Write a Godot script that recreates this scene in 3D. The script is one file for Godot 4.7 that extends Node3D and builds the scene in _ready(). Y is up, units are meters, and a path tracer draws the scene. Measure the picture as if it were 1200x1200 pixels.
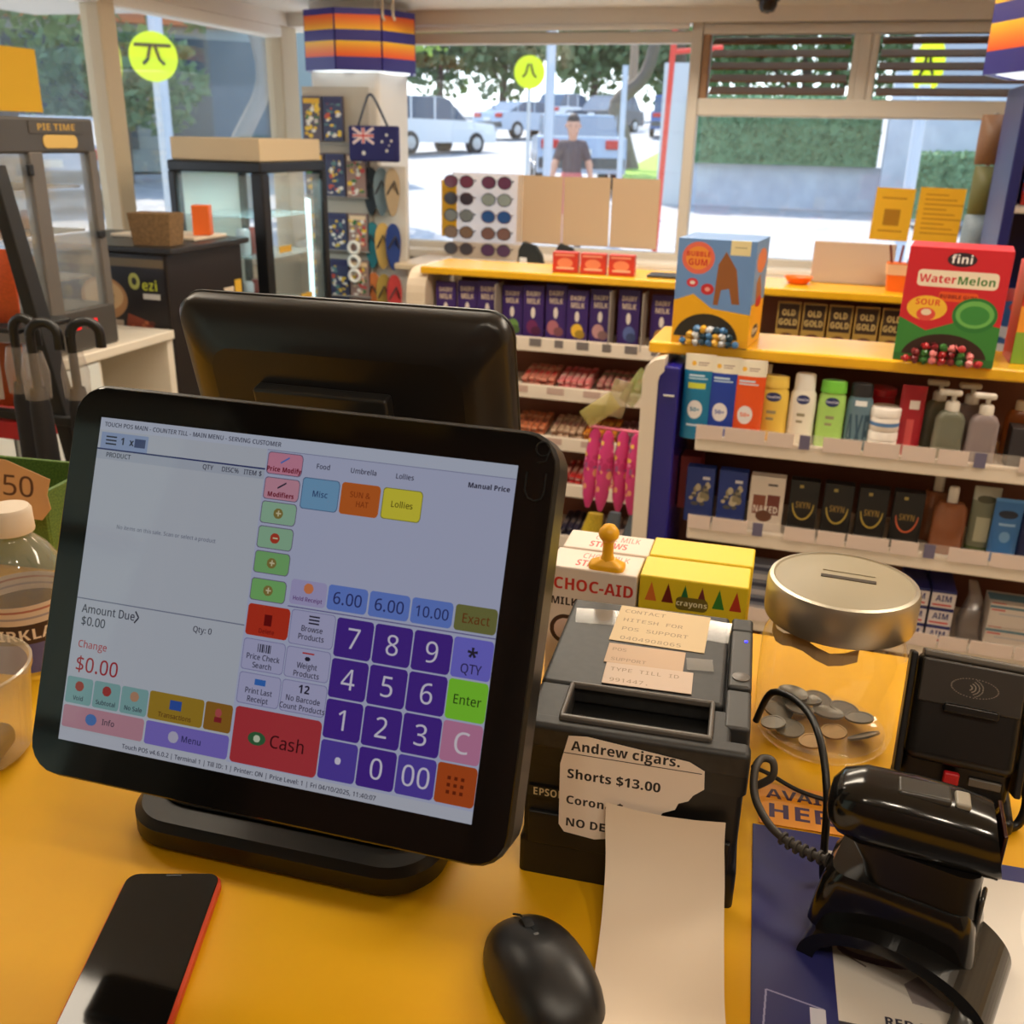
extends Node3D
# A small corner shop seen from behind its counter. Axes: x runs along the street window, -z towards the street, y up, metres.

# ---------------------------------------------------------------- mesh collector
class MB:
	var v := PackedVector3Array()
	var n := PackedVector3Array()
	var t := PackedVector2Array()
	var xf := Transform3D.IDENTITY
	func tri(a, b, c, na, nb, nc, ua = Vector2.ZERO, ub = Vector2.ZERO, uc = Vector2.ZERO):
		if (b - a).cross(c - a).dot(na + nb + nc) > 0.0:
			var q = b; b = c; c = q
			q = nb; nb = nc; nc = q
			q = ub; ub = uc; uc = q
		v.append(xf * a); v.append(xf * b); v.append(xf * c)
		n.append(xf.basis * na); n.append(xf.basis * nb); n.append(xf.basis * nc)
		t.append(ua); t.append(ub); t.append(uc)
	func quad(a, b, c, d, uv = Rect2(0, 0, 1, 1)):   # top-left, top-right, bottom-right, bottom-left
		var m = (d - a).cross(b - a).normalized()
		if m.length() < 0.5: m = (c - b).cross(d - c).normalized()
		var e = uv.end
		tri(a, b, c, m, m, m, uv.position, Vector2(e.x, uv.position.y), e)
		tri(a, c, d, m, m, m, uv.position, e, Vector2(uv.position.x, e.y))
		return self
	func box(c, s, uvs = {}):
		var h = s / 2.0
		var p = func(x, y, z): return c + Vector3(x * h.x, y * h.y, z * h.z)
		var o = Rect2(0.01, 0.01, 0, 0)
		quad(p.call(-1, 1, 1), p.call(1, 1, 1), p.call(1, -1, 1), p.call(-1, -1, 1), uvs.get("f", o))
		quad(p.call(1, 1, -1), p.call(-1, 1, -1), p.call(-1, -1, -1), p.call(1, -1, -1), uvs.get("b", o))
		quad(p.call(1, 1, 1), p.call(1, 1, -1), p.call(1, -1, -1), p.call(1, -1, 1), uvs.get("r", o))
		quad(p.call(-1, 1, -1), p.call(-1, 1, 1), p.call(-1, -1, 1), p.call(-1, -1, -1), uvs.get("l", o))
		quad(p.call(-1, 1, -1), p.call(1, 1, -1), p.call(1, 1, 1), p.call(-1, 1, 1), uvs.get("t", o))
		quad(p.call(-1, -1, 1), p.call(1, -1, 1), p.call(1, -1, -1), p.call(-1, -1, -1), uvs.get("d", o))
		return self
	func rbox(c, s, r, k = 2, uvs = {}):
		var h = s / 2.0
		r = minf(r, minf(h.x, minf(h.y, h.z)) * 0.98)
		var inn = h - Vector3(r, r, r)
		var cuts = []
		for a in 3:
			var l = []
			for i in k + 1: l.append(-h[a] + r * i / k)
			for i in k + 1: l.append(h[a] - r + r * i / k)
			cuts.append(l)
		var o = Rect2(0.01, 0.01, 0, 0)
		for f in [[2, 1, 0, 1, "f"], [2, -1, 0, 1, "b"], [0, 1, 2, 1, "r"], [0, -1, 2, 1, "l"], [1, 1, 0, 2, "t"], [1, -1, 0, 2, "d"]]:
			var uv = uvs.get(f[4], o)
			var U = cuts[f[2]]; var W = cuts[f[3]]
			var P = []; var N = []; var T = []
			for i in U.size():
				for j in W.size():
					var p = Vector3.ZERO
					p[f[0]] = h[f[0]] * f[1]; p[f[2]] = U[i]; p[f[3]] = W[j]
					var q = p.clamp(-inn, inn)
					var nn = (p - q).normalized()
					P.append(c + q + nn * r); N.append(nn)
					var fu = (U[i] + h[f[2]]) / (2 * h[f[2]]); var fw = (W[j] + h[f[3]]) / (2 * h[f[3]])
					if f[4] == "b" or f[4] == "r": fu = 1 - fu
					if f[4] != "t": fw = 1 - fw
					T.append(uv.position + Vector2(fu, fw) * uv.size)
			var m = W.size()
			for i in U.size() - 1:
				for j in m - 1:
					var a = i * m + j; var b = a + m
					tri(P[a], P[b], P[b + 1], N[a], N[b], N[b + 1], T[a], T[b], T[b + 1])
					tri(P[a], P[b + 1], P[a + 1], N[a], N[b + 1], N[a + 1], T[a], T[b + 1], T[a + 1])
		return self
	func lathe(c, prof, seg = 24):   # prof: Vector2(radius, height) from bottom to top
		var sn = []
		for i in prof.size() - 1:
			var d = prof[i + 1] - prof[i]
			sn.append(Vector2(d.y, -d.x).normalized())
		for i in prof.size() - 1:
			var n0 = sn[i]; var n1 = sn[i]
			if i > 0 and sn[i - 1].dot(sn[i]) > 0.6: n0 = (sn[i - 1] + sn[i]).normalized()
			if i < sn.size() - 1 and sn[i + 1].dot(sn[i]) > 0.6: n1 = (sn[i + 1] + sn[i]).normalized()
			for j in seg:
				var a0 = TAU * j / seg; var a1 = TAU * (j + 1) / seg
				var d0 = Vector3(sin(a0), 0, cos(a0)); var d1 = Vector3(sin(a1), 0, cos(a1))
				var A = c + d0 * prof[i].x + Vector3(0, prof[i].y, 0); var B = c + d1 * prof[i].x + Vector3(0, prof[i].y, 0)
				var C = c + d1 * prof[i + 1].x + Vector3(0, prof[i + 1].y, 0); var D = c + d0 * prof[i + 1].x + Vector3(0, prof[i + 1].y, 0)
				var u0 = fposmod(float(j) / seg + 0.5, 1.0); var u1 = u0 + 1.0 / seg
				var v0 = 1 - float(i) / (prof.size() - 1); var v1 = 1 - float(i + 1) / (prof.size() - 1)
				var NA = d0 * n0.x + Vector3(0, n0.y, 0); var NB = d1 * n0.x + Vector3(0, n0.y, 0)
				var NC = d1 * n1.x + Vector3(0, n1.y, 0); var ND = d0 * n1.x + Vector3(0, n1.y, 0)
				if prof[i].x > 1e-6: tri(A, B, C, NA, NB, NC, Vector2(u0, v0), Vector2(u1, v0), Vector2(u1, v1))
				if prof[i + 1].x > 1e-6: tri(A, C, D, NA, NC, ND, Vector2(u0, v0), Vector2(u1, v1), Vector2(u0, v1))
		return self
	func loft(rings, cap = true, closed = true, front_uv = false):
		var m = rings[0].size(); var k = rings.size()
		var N = []
		N.resize(m * k); N.fill(Vector3.ZERO)
		var cols = m if closed else m - 1
		var cen = Vector3.ZERO
		for r in rings:
			for p in r: cen += p
		cen /= float(m * k)
		var vol = 0.0
		for i in k - 1:
			for j in cols:
				var j2 = (j + 1) % m
				var a = rings[i][j]; var b = rings[i][j2]; var c = rings[i + 1][j2]; var d = rings[i + 1][j]
				var f = (c - a).cross(d - b)
				vol += f.dot((a + c) / 2.0 - cen)
				for e in [i * m + j, i * m + j2, (i + 1) * m + j2, (i + 1) * m + j]: N[e] += f
		var sg = 1.0 if vol >= 0 else -1.0
		for e in N.size(): N[e] = (N[e] * sg).normalized()
		for i in k - 1:
			for j in cols:
				var j2 = (j + 1) % m
				var u0 = float(j) / cols; var u1 = float(j + 1) / cols; var v0 = float(i) / (k - 1); var v1 = float(i + 1) / (k - 1)
				var a = i * m + j; var b = i * m + j2; var c = a + m; var d = b + m
				tri(rings[i][j], rings[i][j2], rings[i + 1][j2], N[a], N[b], N[d], Vector2(u0, v0), Vector2(u1, v0), Vector2(u1, v1))
				tri(rings[i][j], rings[i + 1][j2], rings[i + 1][j], N[a], N[d], N[c], Vector2(u0, v0), Vector2(u1, v1), Vector2(u0, v1))
		if cap and closed:
			for e in [0, k - 1]:
				var q = Vector3.ZERO
				for p in rings[e]: q += p
				q /= float(m)
				var o = (q - rings[1 if e == 0 else k - 2][0]); o = q - cen
				var nn = Vector3.ZERO
				for j in m: nn += (rings[e][j] - q).cross(rings[e][(j + 1) % m] - q)
				nn = nn.normalized()
				if nn.dot(o) < 0: nn = -nn
				for j in m: tri(q, rings[e][j], rings[e][(j + 1) % m], nn, nn, nn, Vector2(.01, .01), Vector2(.01, .01), Vector2(.01, .01))
		return self
	func tube(pts, r, seg = 8, cap = true):
		var rings = []
		var up = Vector3(0.13, 1, 0.31).normalized()
		for i in pts.size():
			var d = (pts[mini(i + 1, pts.size() - 1)] - pts[maxi(i - 1, 0)]).normalized()
			var x = up - d * up.dot(d)
			if x.length() < 0.05: x = Vector3(1, 0, 0.2) - d * d.x
			x = x.normalized(); up = x
			var y = d.cross(x)
			var rr = r[i] if r is Array else r
			var ring = PackedVector3Array()
			for j in seg: ring.append(pts[i] + x * (cos(TAU * j / seg) * rr) + y * (sin(TAU * j / seg) * rr))
			rings.append(ring)
		return loft(rings, cap)
	func slab(w, h, d, r, b, c = Vector3.ZERO, uvf = Rect2(0.01, 0.01, 0, 0), k = 5):   # rounded plate in the xy plane, chamfered, front towards +z
		var rings = []
		for e in [[b, -d / 2], [0.0, -d / 2 + b], [0.0, d / 2 - b], [b, d / 2]]:
			var ring = PackedVector3Array()
			for p in rr(w - 2 * e[0], h - 2 * e[0], maxf(r - e[0], 0.0005), k): ring.append(c + Vector3(p.x, p.y, e[1]))
			rings.append(ring)
		var dirs = rr(2.0, 2.0, 1.0, k)
		for i in 3:
			for j in rings[i].size():
				var j2 = (j + 1) % rings[i].size()
				var na = Vector3(dirs[j].x, dirs[j].y, i - 1.0).normalized(); var nb = Vector3(dirs[j2].x, dirs[j2].y, i - 1.0).normalized()
				var o = Vector2(.01, .01)
				tri(rings[i][j], rings[i][j2], rings[i + 1][j2], na, nb, nb, o, o, o)
				tri(rings[i][j], rings[i + 1][j2], rings[i + 1][j], na, nb, na, o, o, o)
		for e in [0, 3]:
			var q = c + Vector3(0, 0, -d / 2 if e == 0 else d / 2)
			var nn = Vector3(0, 0, -1 if e == 0 else 1)
			for j in rings[e].size():
				var A = rings[e][j]; var B = rings[e][(j + 1) % rings[e].size()]
				var U = []
				for p in [q, A, B]:
					U.append(uvf.position + Vector2((p.x - c.x) / w + .5, .5 - (p.y - c.y) / h) * uvf.size if e == 3 else Vector2(.01, .01))
				tri(q, A, B, nn, nn, nn, U[0], U[1], U[2])
		return self
	static func rr(w, h, r, k = 5):
		var o = []
		for q in 4:
			var cx = (w / 2 - r) * [1, -1, -1, 1][q]; var cy = (h / 2 - r) * [1, 1, -1, -1][q]
			for i in k + 1:
				var a = PI / 2 * (q + float(i) / k)
				o.append(Vector2(cx + r * cos(a), cy + r * sin(a)))
		return o
	func extrude(poly, z0, z1):   # poly: Vector2 list in xy
		var idx = Geometry2D.triangulate_polygon(PackedVector2Array(poly))
		var lo = Vector2(1e9, 1e9); var hi = -lo
		for p in poly: lo = lo.min(p); hi = hi.max(p)
		for e in [[z0, -1], [z1, 1]]:
			var nn = Vector3(0, 0, e[1])
			for i in range(0, idx.size(), 3):
				var P = []; var U = []
				for q in 3:
					var p = poly[idx[i + q]]
					P.append(Vector3(p.x, p.y, e[0])); U.append(Vector2((p.x - lo.x) / (hi.x - lo.x), (hi.y - p.y) / (hi.y - lo.y)))
				tri(P[0], P[1], P[2], nn, nn, nn, U[0], U[1], U[2])
		var area = 0.0
		for i in poly.size(): area += poly[i].cross(poly[(i + 1) % poly.size()])
		for i in poly.size():
			var a = poly[i]; var b = poly[(i + 1) % poly.size()]
			var d = (b - a).normalized() * signf(area)
			var m = Vector3(d.y, -d.x, 0)
			var A = Vector3(a.x, a.y, z1); var B = Vector3(b.x, b.y, z1); var C = Vector3(b.x, b.y, z0); var D = Vector3(a.x, a.y, z0)
			var o = Vector2(.01, .01)
			tri(A, B, C, m, m, m, o, o, o); tri(A, C, D, m, m, m, o, o, o)
		return self
	func mesh():
		var arr = []
		arr.resize(Mesh.ARRAY_MAX)
		arr[Mesh.ARRAY_VERTEX] = v; arr[Mesh.ARRAY_NORMAL] = n; arr[Mesh.ARRAY_TEX_UV] = t
		var m = ArrayMesh.new()
		m.add_surface_from_arrays(Mesh.PRIMITIVE_TRIANGLES, arr)
		return m

# ---------------------------------------------------------------- flat print (labels, posters, the screen)
class Pn:
	var im: Image
	var w; var h
	static var fonts = {}
	func _init(W, H, c):
		w = W; h = H
		im = Image.create(W, H, false, Image.FORMAT_RGBA8)
		im.fill(c)
	func rect(x, y, ww, hh, c):
		im.fill_rect(Rect2i(int(x), int(y), int(ww), int(hh)), c)
		return self
	func rrect(x, y, ww, hh, r, c):
		for j in int(hh):
			var e = maxf(r - j - .5, r - (hh - j - .5))
			var s = r - sqrt(maxf(0, r * r - e * e)) if e > 0 else 0.0
			im.fill_rect(Rect2i(int(x + s), int(y + j), int(ww - 2 * s), 1), c)
		return self
	func ell(x, y, rx, ry, c):
		for j in range(int(-ry), int(ry) + 1):
			var s = rx * sqrt(maxf(0, 1.0 - float(j * j) / (float(ry) * ry)))
			im.fill_rect(Rect2i(int(x - s), int(y + j), int(2 * s), 1), c)
		return self
	func poly(pts, c):
		var y0 = 1e9; var y1 = -1e9
		for p in pts: y0 = minf(y0, p.y); y1 = maxf(y1, p.y)
		for y in range(maxi(0, int(y0)), mini(h, int(y1) + 1)):
			var xs = []
			for i in pts.size():
				var a = pts[i]; var b = pts[(i + 1) % pts.size()]
				if (a.y <= y + .5) != (b.y <= y + .5): xs.append(a.x + (y + .5 - a.y) * (b.x - a.x) / (b.y - a.y))
			xs.sort()
			for i in range(0, xs.size() - 1, 2): im.fill_rect(Rect2i(int(xs[i]), y, maxi(1, int(xs[i + 1]) - int(xs[i])), 1), c)
		return self
	func line(a, b, wd, c):
		var d = (b - a).orthogonal().normalized() * wd / 2.0
		return poly([a + d, b + d, b - d, a - d], c)
	func grad(y, hh, c0, c1):
		for j in int(hh): im.fill_rect(Rect2i(0, int(y + j), w, 1), c0.lerp(c1, j / float(hh)))
		return self
	func blotch(sd, cnt, cols, s0, s1, area = Rect2(0, 0, 1, 1)):
		var g = RandomNumberGenerator.new(); g.seed = sd
		for i in cnt:
			var x = (area.position.x + g.randf() * area.size.x) * w; var y = (area.position.y + g.randf() * area.size.y) * h
			ell(x, y, g.randf_range(s0, s1), maxf(1.0, g.randf_range(s0, s1) * .7), cols[g.randi() % cols.size()])
		return self
	func text(s, x, y, size, col, al = 0.5, wt = 700, fam = "Droid Sans", sx = 1.0):
		var k = fam + str(wt)
		if not fonts.has(k):
			var f = SystemFont.new()
			f.font_names = PackedStringArray([fam]); f.font_weight = wt
			fonts[k] = f
		var ts = TextServerManager.get_primary_interface()
		var tl = TextLine.new()
		tl.add_string(s, fonts[k], size)
		var px = x - tl.get_line_width() * sx * al
		var gl = ts.shaped_text_get_glyphs(tl.get_rid())
		var sz = Vector2i(size, 0)
		for g in gl: ts.font_render_glyph(g.font_rid, sz, g.index)
		var cache = {}
		for g in gl:
			var ti = ts.font_get_glyph_texture_idx(g.font_rid, sz, g.index)
			if ti >= 0:
				if not cache.has(ti): cache[ti] = ts.font_get_texture_image(g.font_rid, sz, ti)
				var src = cache[ti]
				var r = ts.font_get_glyph_uv_rect(g.font_rid, sz, g.index)
				var off = ts.font_get_glyph_offset(g.font_rid, sz, g.index)
				for dy in int(r.size.y):
					for dx in int(r.size.x * sx):
						var a = src.get_pixel(int(r.position.x) + int(dx / sx), int(r.position.y) + dy).a
						if a > .02:
							var X = int(px + off.x * sx) + dx; var Y = int(y + size * .36 + off.y) + dy
							if X >= 0 and Y >= 0 and X < w and Y < h: im.set_pixel(X, Y, im.get_pixel(X, Y).lerp(col, a * col.a))
			px += g.advance * sx
		return self
	func tex():
		return ImageTexture.create_from_image(im)

# ---------------------------------------------------------------- nodes and materials
var used := {}
var mats := {}
var rng := RandomNumberGenerator.new()

func C3(r, g, b): return Color(r / 255.0, g / 255.0, b / 255.0)

func M(key, col = Color.WHITE, rough = 0.6, metal = 0.0, spec = 0.5):
	if not mats.has(key):
		var m = StandardMaterial3D.new()
		m.resource_name = key
		m.albedo_color = col; m.roughness = rough; m.metallic = metal; m.metallic_specular = spec
		mats[key] = m
	return mats[key]

func MT(key, tex, rough = 0.5, spec = 0.5):
	if not mats.has(key):
		var m = M(key, Color.WHITE, rough, 0.0, spec)
		m.albedo_texture = tex
	return mats[key]

func glass(key, col, alpha, rough = 0.03):
	if not mats.has(key):
		var m = M(key, Color(col.r, col.g, col.b, alpha), rough)
		m.transparency = BaseMaterial3D.TRANSPARENCY_ALPHA
	return mats[key]

func grain(m, sd, freq, lo, hi, scale = 1.0, world = true, bump = 0.0, size = 256):
	var z = FastNoiseLite.new()
	z.seed = sd; z.frequency = freq; z.fractal_octaves = 4
	var t = NoiseTexture2D.new()
	t.noise = z; t.width = size; t.height = size; t.seamless = true
	var g = Gradient.new()
	g.set_color(0, lo); g.set_color(1, hi)
	t.color_ramp = g
	m.albedo_color = Color.WHITE
	m.albedo_texture = t
	m.uv1_triplanar = true; m.uv1_world_triplanar = world
	m.uv1_scale = Vector3(scale, scale, scale)
	if bump > 0.0:
		m.heightmap_enabled = true; m.heightmap_texture = t; m.heightmap_scale = bump
	return m

func numbered(nm):
	if not used.has(nm):
		used[nm] = 0
		return nm
	used[nm] += 1
	return "%s_%03d" % [nm, used[nm]]

func tag(o, label, category, group = "", kind = ""):
	if label != "": o.set_meta("label", label)
	if category != "": o.set_meta("category", category)
	if group != "": o.set_meta("group", group)
	if kind != "": o.set_meta("kind", kind)
	return o

func thing(nm, label, category, at = Vector3.ZERO, yaw = 0.0, group = ""):
	var o = Node3D.new()
	o.name = numbered(nm)
	add_child(o)
	o.position = at; o.rotation.y = deg_to_rad(yaw)
	return tag(o, label, category, group)

func part(nm, mb, m, parent, label = ""):
	var o = MeshInstance3D.new()
	o.name = nm
	o.mesh = mb.mesh() if mb is MB else mb
	o.material_override = m
	parent.add_child(o, true)
	if label != "": o.set_meta("label", label)
	return o

func solo(nm, mb, m, label, category, at = Vector3.ZERO, yaw = 0.0, group = ""):
	var o = MeshInstance3D.new()
	o.name = numbered(nm)
	o.mesh = mb.mesh() if mb is MB else mb
	o.material_override = m
	add_child(o)
	o.position = at; o.rotation.y = deg_to_rad(yaw)
	return tag(o, label, category, group)

func structure(nm, mb, m, at = Vector3.ZERO):
	var o = solo(nm, mb, m, "", "", at)
	o.set_meta("kind", "structure")
	return o

func dup(o, at, yaw = 0.0, label = ""):
	var c = o.duplicate()
	c.name = numbered(String(o.name).rstrip("_0123456789"))
	add_child(c)
	c.position = at; c.rotation.y = deg_to_rad(yaw)
	if label != "": c.set_meta("label", label)
	return c

func bx(c, s, uvs = {}): return MB.new().box(c, s, uvs)
func rb(c, s, r, k = 2, uvs = {}): return MB.new().rbox(c, s, r, k, uvs)
const FULL = {"f": Rect2(0, 0, 1, 1)}
func V(x, y, z): return Vector3(x, y, z)

func arc(c, r, a0, a1, k, ux, uy):
	var o = []
	for i in k + 1:
		var a = lerpf(a0, a1, float(i) / k)
		o.append(c + ux * (cos(a) * r) + uy * (sin(a) * r))
	return o

func smooth(pts, k = 6):   # Catmull-Rom through the points
	var o = []
	for i in pts.size() - 1:
		var p0 = pts[maxi(i - 1, 0)]; var p3 = pts[mini(i + 2, pts.size() - 1)]
		for j in k: o.append(pts[i].cubic_interpolate(pts[i + 1], p0, p3, float(j) / k))
	o.append(pts[-1])
	return o

# ---------------------------------------------------------------- the scene
func _ready():
	rng.seed = 7
	view_and_light()
	room()
	street()
	counter_things()
	gondola()
	sweets_unit()
	window_side()
	cold_corner()

func area(nm, at, size, energy, col, look = Vector3.DOWN):
	var a = AreaLight3D.new()
	a.name = nm
	add_child(a)
	a.area_size = size; a.light_energy = energy; a.light_color = col
	a.area_range = 12.0
	a.area_attenuation = 2.0
	a.shadow_enabled = true
	a.look_at_from_position(at, at + look, Vector3.FORWARD if absf(look.y) > .9 else Vector3.UP)

func view_and_light():
	var cam = Camera3D.new()
	cam.name = "camera"
	add_child(cam)
	cam.position = V(0, 1.55, 0)
	cam.rotation_degrees = V(-21, 17, 1.3)
	var at = CameraAttributesPhysical.new()
	at.frustum_focal_length = 22.8
	at.exposure_aperture = 8.0
	at.frustum_focus_distance = 0.78
	at.frustum_near = 0.02
	at.frustum_far = 400.0
	cam.attributes = at
	cam.fov = 55.52
	cam.near = 0.02; cam.far = 400.0
	cam.current = true
	var we = WorldEnvironment.new()
	we.name = "surroundings"
	var e = Environment.new()
	e.background_mode = Environment.BG_SKY
	var sky = Sky.new()
	var sm = PhysicalSkyMaterial.new()
	sm.turbidity = 6.0
	sm.ground_color = C3(120, 118, 112)
	sky.sky_material = sm
	e.sky = sky
	e.background_energy_multiplier = 11.0
	e.tonemap_mode = Environment.TONE_MAPPER_LINEAR
	e.tonemap_exposure = 1.0
	e.sdfgi_enabled = true; e.ssao_enabled = true; e.ssil_enabled = true
	we.environment = e
	add_child(we)
	var sun = DirectionalLight3D.new()
	sun.name = "sun"
	add_child(sun)
	sun.light_color = Color(1, .95, .87)
	sun.light_energy = 2.2
	sun.light_angular_distance = 0.6
	sun.shadow_enabled = true
	sun.look_at_from_position(Vector3.ZERO, V(0.42, -1.0, 0.55), Vector3.UP)
	# shop lighting: warm ceiling panels, each a glowing diffuser with its light just under it
	var warm = Color(1.0, .94, .85)
	var dm = M("panel_diffuser", C3(255, 245, 230), .5)
	dm.emission_enabled = true; dm.emission = warm; dm.emission_energy_multiplier = 1.6
	for p in [[V(-.75, 2.47, -2.0), Vector2(1.2, .3), 2.3, "between the counter and the toiletries shelves"], [V(1.0, 2.47, -1.7), Vector2(1.2, .3), 2.4, "above the toiletries shelves"], [V(-1.9, 2.47, -1.3), Vector2(1.2, .3), 1.2, "near the side window"], [V(-.6, 2.47, -3.6), Vector2(1.2, .3), 2.6, "added out of view to brighten the street window wall"]]:  # the last panel is an added lamp, brightening the window header and frames
		area("panel_glow", p[0] - V(0, .03, 0), p[1], p[2], warm)
		var t = thing("ceiling_light", "long warm white ceiling panel " + p[3], "ceiling light", p[0], 0, "ceiling panels")
		part("frame", rb(V(0, .012, 0), V(p[1].x + .06, .024, p[1].y + .06), .006), M("white_paint", C3(235, 230, 220), .5), t)
		part("diffuser", bx(V(0, -.004, 0), V(p[1].x, .012, p[1].y)), dm, t)
	for i in 4:
		var at2 = V(.95 - i * .42, 2.48, .12 + (i % 2) * .3)
		area("downlight_glow", at2 - V(0, .02, 0), Vector2(.1, .1), [.62, .5, .36, .26][i], warm)
		var d = thing("downlight", "small round recessed downlight in the ceiling behind the counter", "downlight", at2, 0, "recessed downlights")
		part("ring", MB.new().lathe(V(0, 0, 0), [Vector2(.055, -.006), Vector2(.075, -.004), Vector2(.075, .012), Vector2(.05, .012)], 24), M("white_paint"), d)
		part("lamp_disc", MB.new().lathe(V(0, 0, 0), [Vector2(0, -.002), Vector2(.056, -.002)], 24), dm, d)

func wallbox(nm, lo, hi, m):
	return structure(nm, bx((lo + hi) / 2, hi - lo), m)

func room():
	var wall = M("cream_wall", C3(214, 196, 170), .8)
	var frame = M("window_frame_paint", C3(204, 196, 184), .5)
	var pale = M("pale_paint", C3(238, 232, 222), .6)
	var fl = grain(M("floor_vinyl", Color.WHITE, .35), 5, .02, C3(120, 110, 98), C3(150, 140, 125), 1.3)
	wallbox("floor", V(-2.9, -.12, -4.95), V(2.3, 0, 1.3), fl)
	wallbox("ceiling", V(-2.9, 2.5, -4.95), V(2.3, 2.62, 1.3), pale)
	wallbox("wall_back", V(-2.9, 0, 1.15), V(2.3, 2.5, 1.3), M("rear_wall_paint", C3(96, 82, 68), .7))
	wallbox("wall_right", V(2.15, 0, -4.95), V(2.3, 2.5, 1.15), wall)
	# street window: low wall, sill, posts, header, soffit
	wallbox("wall_street", V(-2.67, 0, -4.9), V(2.15, .98, -4.76), wall)
	wallbox("wall_header", V(-2.9, 2.04, -4.92), V(2.15, 2.5, -4.74), pale)
	structure("trim_1", rb(V(-.26, 1.0, -4.78), V(4.82, .045, .2), .01), pale)
	wallbox("ceiling_soffit", V(-2.9, 2.1, -4.74), V(2.15, 2.5, -4.2), pale)
	wallbox("ceiling_soffit_side", V(-2.9, 2.1, -4.2), V(-2.2, 2.5, -1.0), pale)
	# side window wall (x = -2.67)
	wallbox("wall_side_low", V(-2.82, 0, -4.76), V(-2.67, .95, -1.2), wall)
	wallbox("wall_side_header", V(-2.86, 2.03, -4.92), V(-2.66, 2.5, -1.2), pale)
	wallbox("wall_left", V(-2.82, 0, -1.2), V(-2.67, 2.5, 1.15), wall)
	# frames
	var w = structure("window_1", rb(V(-.655, 1.53, -4.8), V(.05, 1.06, .075), .008), frame)
	part("frame", rb(V(-1.39, 1.985, -4.8), V(1.43, .05, .07), .008), frame, w)
	part("frame", rb(V(-1.39, 1.035, -4.8), V(1.43, .04, .07), .008), frame, w)
	part("frame", rb(V(-2.1, 1.51, -4.8), V(.05, 1.0, .07), .008), frame, w)
	part("blind", MB.new().tube([V(-2.05, 2.022, -4.745), V(-.69, 2.026, -4.745)], .014, 10), M("blind_white", C3(235, 232, 226), .7), w, "rolled white blind")
	part("pane", bx(V(-1.38, 1.51, -4.81), V(1.43, .93, .006)), glass("window_glass", Color.WHITE, .03), w)
	var w2 = structure("window_2", rb(V(.4, 1.70, -4.8), V(2.06, .075, .08), .01), frame)
	part("frame", rb(V(.4, 2.015, -4.8), V(2.06, .045, .07), .008), frame, w2)
	part("frame", rb(V(.055, 1.86, -4.8), V(.05, .27, .07), .008), frame, w2)
	part("frame", rb(V(-.61, 1.86, -4.8), V(.035, .27, .07), .008), M("frame_brown", C3(150, 112, 78), .5), w2)
	part("frame", rb(V(.02, 1.86, -4.8), V(.03, .27, .07), .008), frame, w2)
	part("frame", rb(V(.095, 1.86, -4.8), V(.03, .27, .07), .008), frame, w2)
	part("frame", rb(V(.72, 1.86, -4.8), V(.04, .27, .07), .008), frame, w2)
	part("frame", rb(V(.4, 1.035, -4.8), V(2.06, .04, .07), .008), frame, w2)
	part("frame", rb(V(1.42, 1.36, -4.8), V(.05, .62, .07), .008), frame, w2)
	part("pane", bx(V(.4, 1.355, -4.81), V(2.02, .62, .006)), glass("window_glass", Color.WHITE, .03), w2)
	var lm = M("louvre_wood", C3(112, 82, 60), .35)
	var sl = bx(V(0, 0, 0), V(.58, .006, .075)).mesh()
	for bay in 2:
		for i in 5:
			var o = part("louvre_slat", sl, lm, w2)
			o.position = V(-.295 + bay * .705, 1.77 + i * .05, -4.8)
			o.rotation.x = .42
	wallbox("wall_fill", V(1.44, .98, -4.88), V(2.15, 2.04, -4.76), wall)
	wallbox("wall_fill_upper", V(.74, 1.735, -4.86), V(1.44, 2.0, -4.78), wall)
	var w3 = structure("window_3", rb(V(-2.7, 1.5, -3.4), V(.09, 1.1, .095), .01), M("post_paint", C3(200, 182, 152), .5))
	for s in [[-4.74, .16], [-2.3, .08], [-1.24, .08]]:
		part("frame", rb(V(-2.7, 1.5, s[0]), V(.09, 1.08, s[1]), .01), M("post_paint"), w3)
	part("frame", rb(V(-2.7, .97, -2.98), V(.1, .05, 3.56), .008), frame, w3)
	part("frame", rb(V(-2.7, 2.01, -2.98), V(.09, .05, 3.56), .008), pale, w3)
	part("pane", bx(V(-2.71, 1.49, -2.98), V(.006, 1.04, 3.5)), glass("side_glass", Color(.8, .88, .88), .05), w3)
	# corner pillar
	structure("pillar", rb(V(-2.17, 1.25, -4.52), V(.34, 2.5, .34), .02), M("pillar_white", C3(228, 222, 212), .5))
	# behind the counter, what the till screen mirrors: a panelled tobacco cupboard, a hanging price board and an unseen lit fridge added for the pale reflection
	var cab = thing("tobacco_cupboard", "tall brown cupboard with closed doors on the rear wall", "cupboard", V(.1, 0, 1.0))
	part("body", rb(V(0, 1.05, 0), V(2.0, 2.1, .26), .01), M("cupboard_brown", C3(84, 56, 40), .45), cab)
	for i in 4: part("door", rb(V(-.75 + i * .5, 1.1, -.14), V(.47, 1.9, .02), .006), M("cupboard_door", C3(96, 64, 46), .4), cab)
	var fr = thing("added_fridge", "tall unseen lit fridge added against the rear wall for the screen reflection", "fridge", V(-1.75, 0, .8))
	part("body", rb(V(0, 1.0, .1), V(1.3, 2.0, .5), .02), M("fridge_shell", C3(140, 148, 145), .4), fr)
	var lit = M("added_reflection_glow", C3(200, 225, 220), .4)
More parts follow.
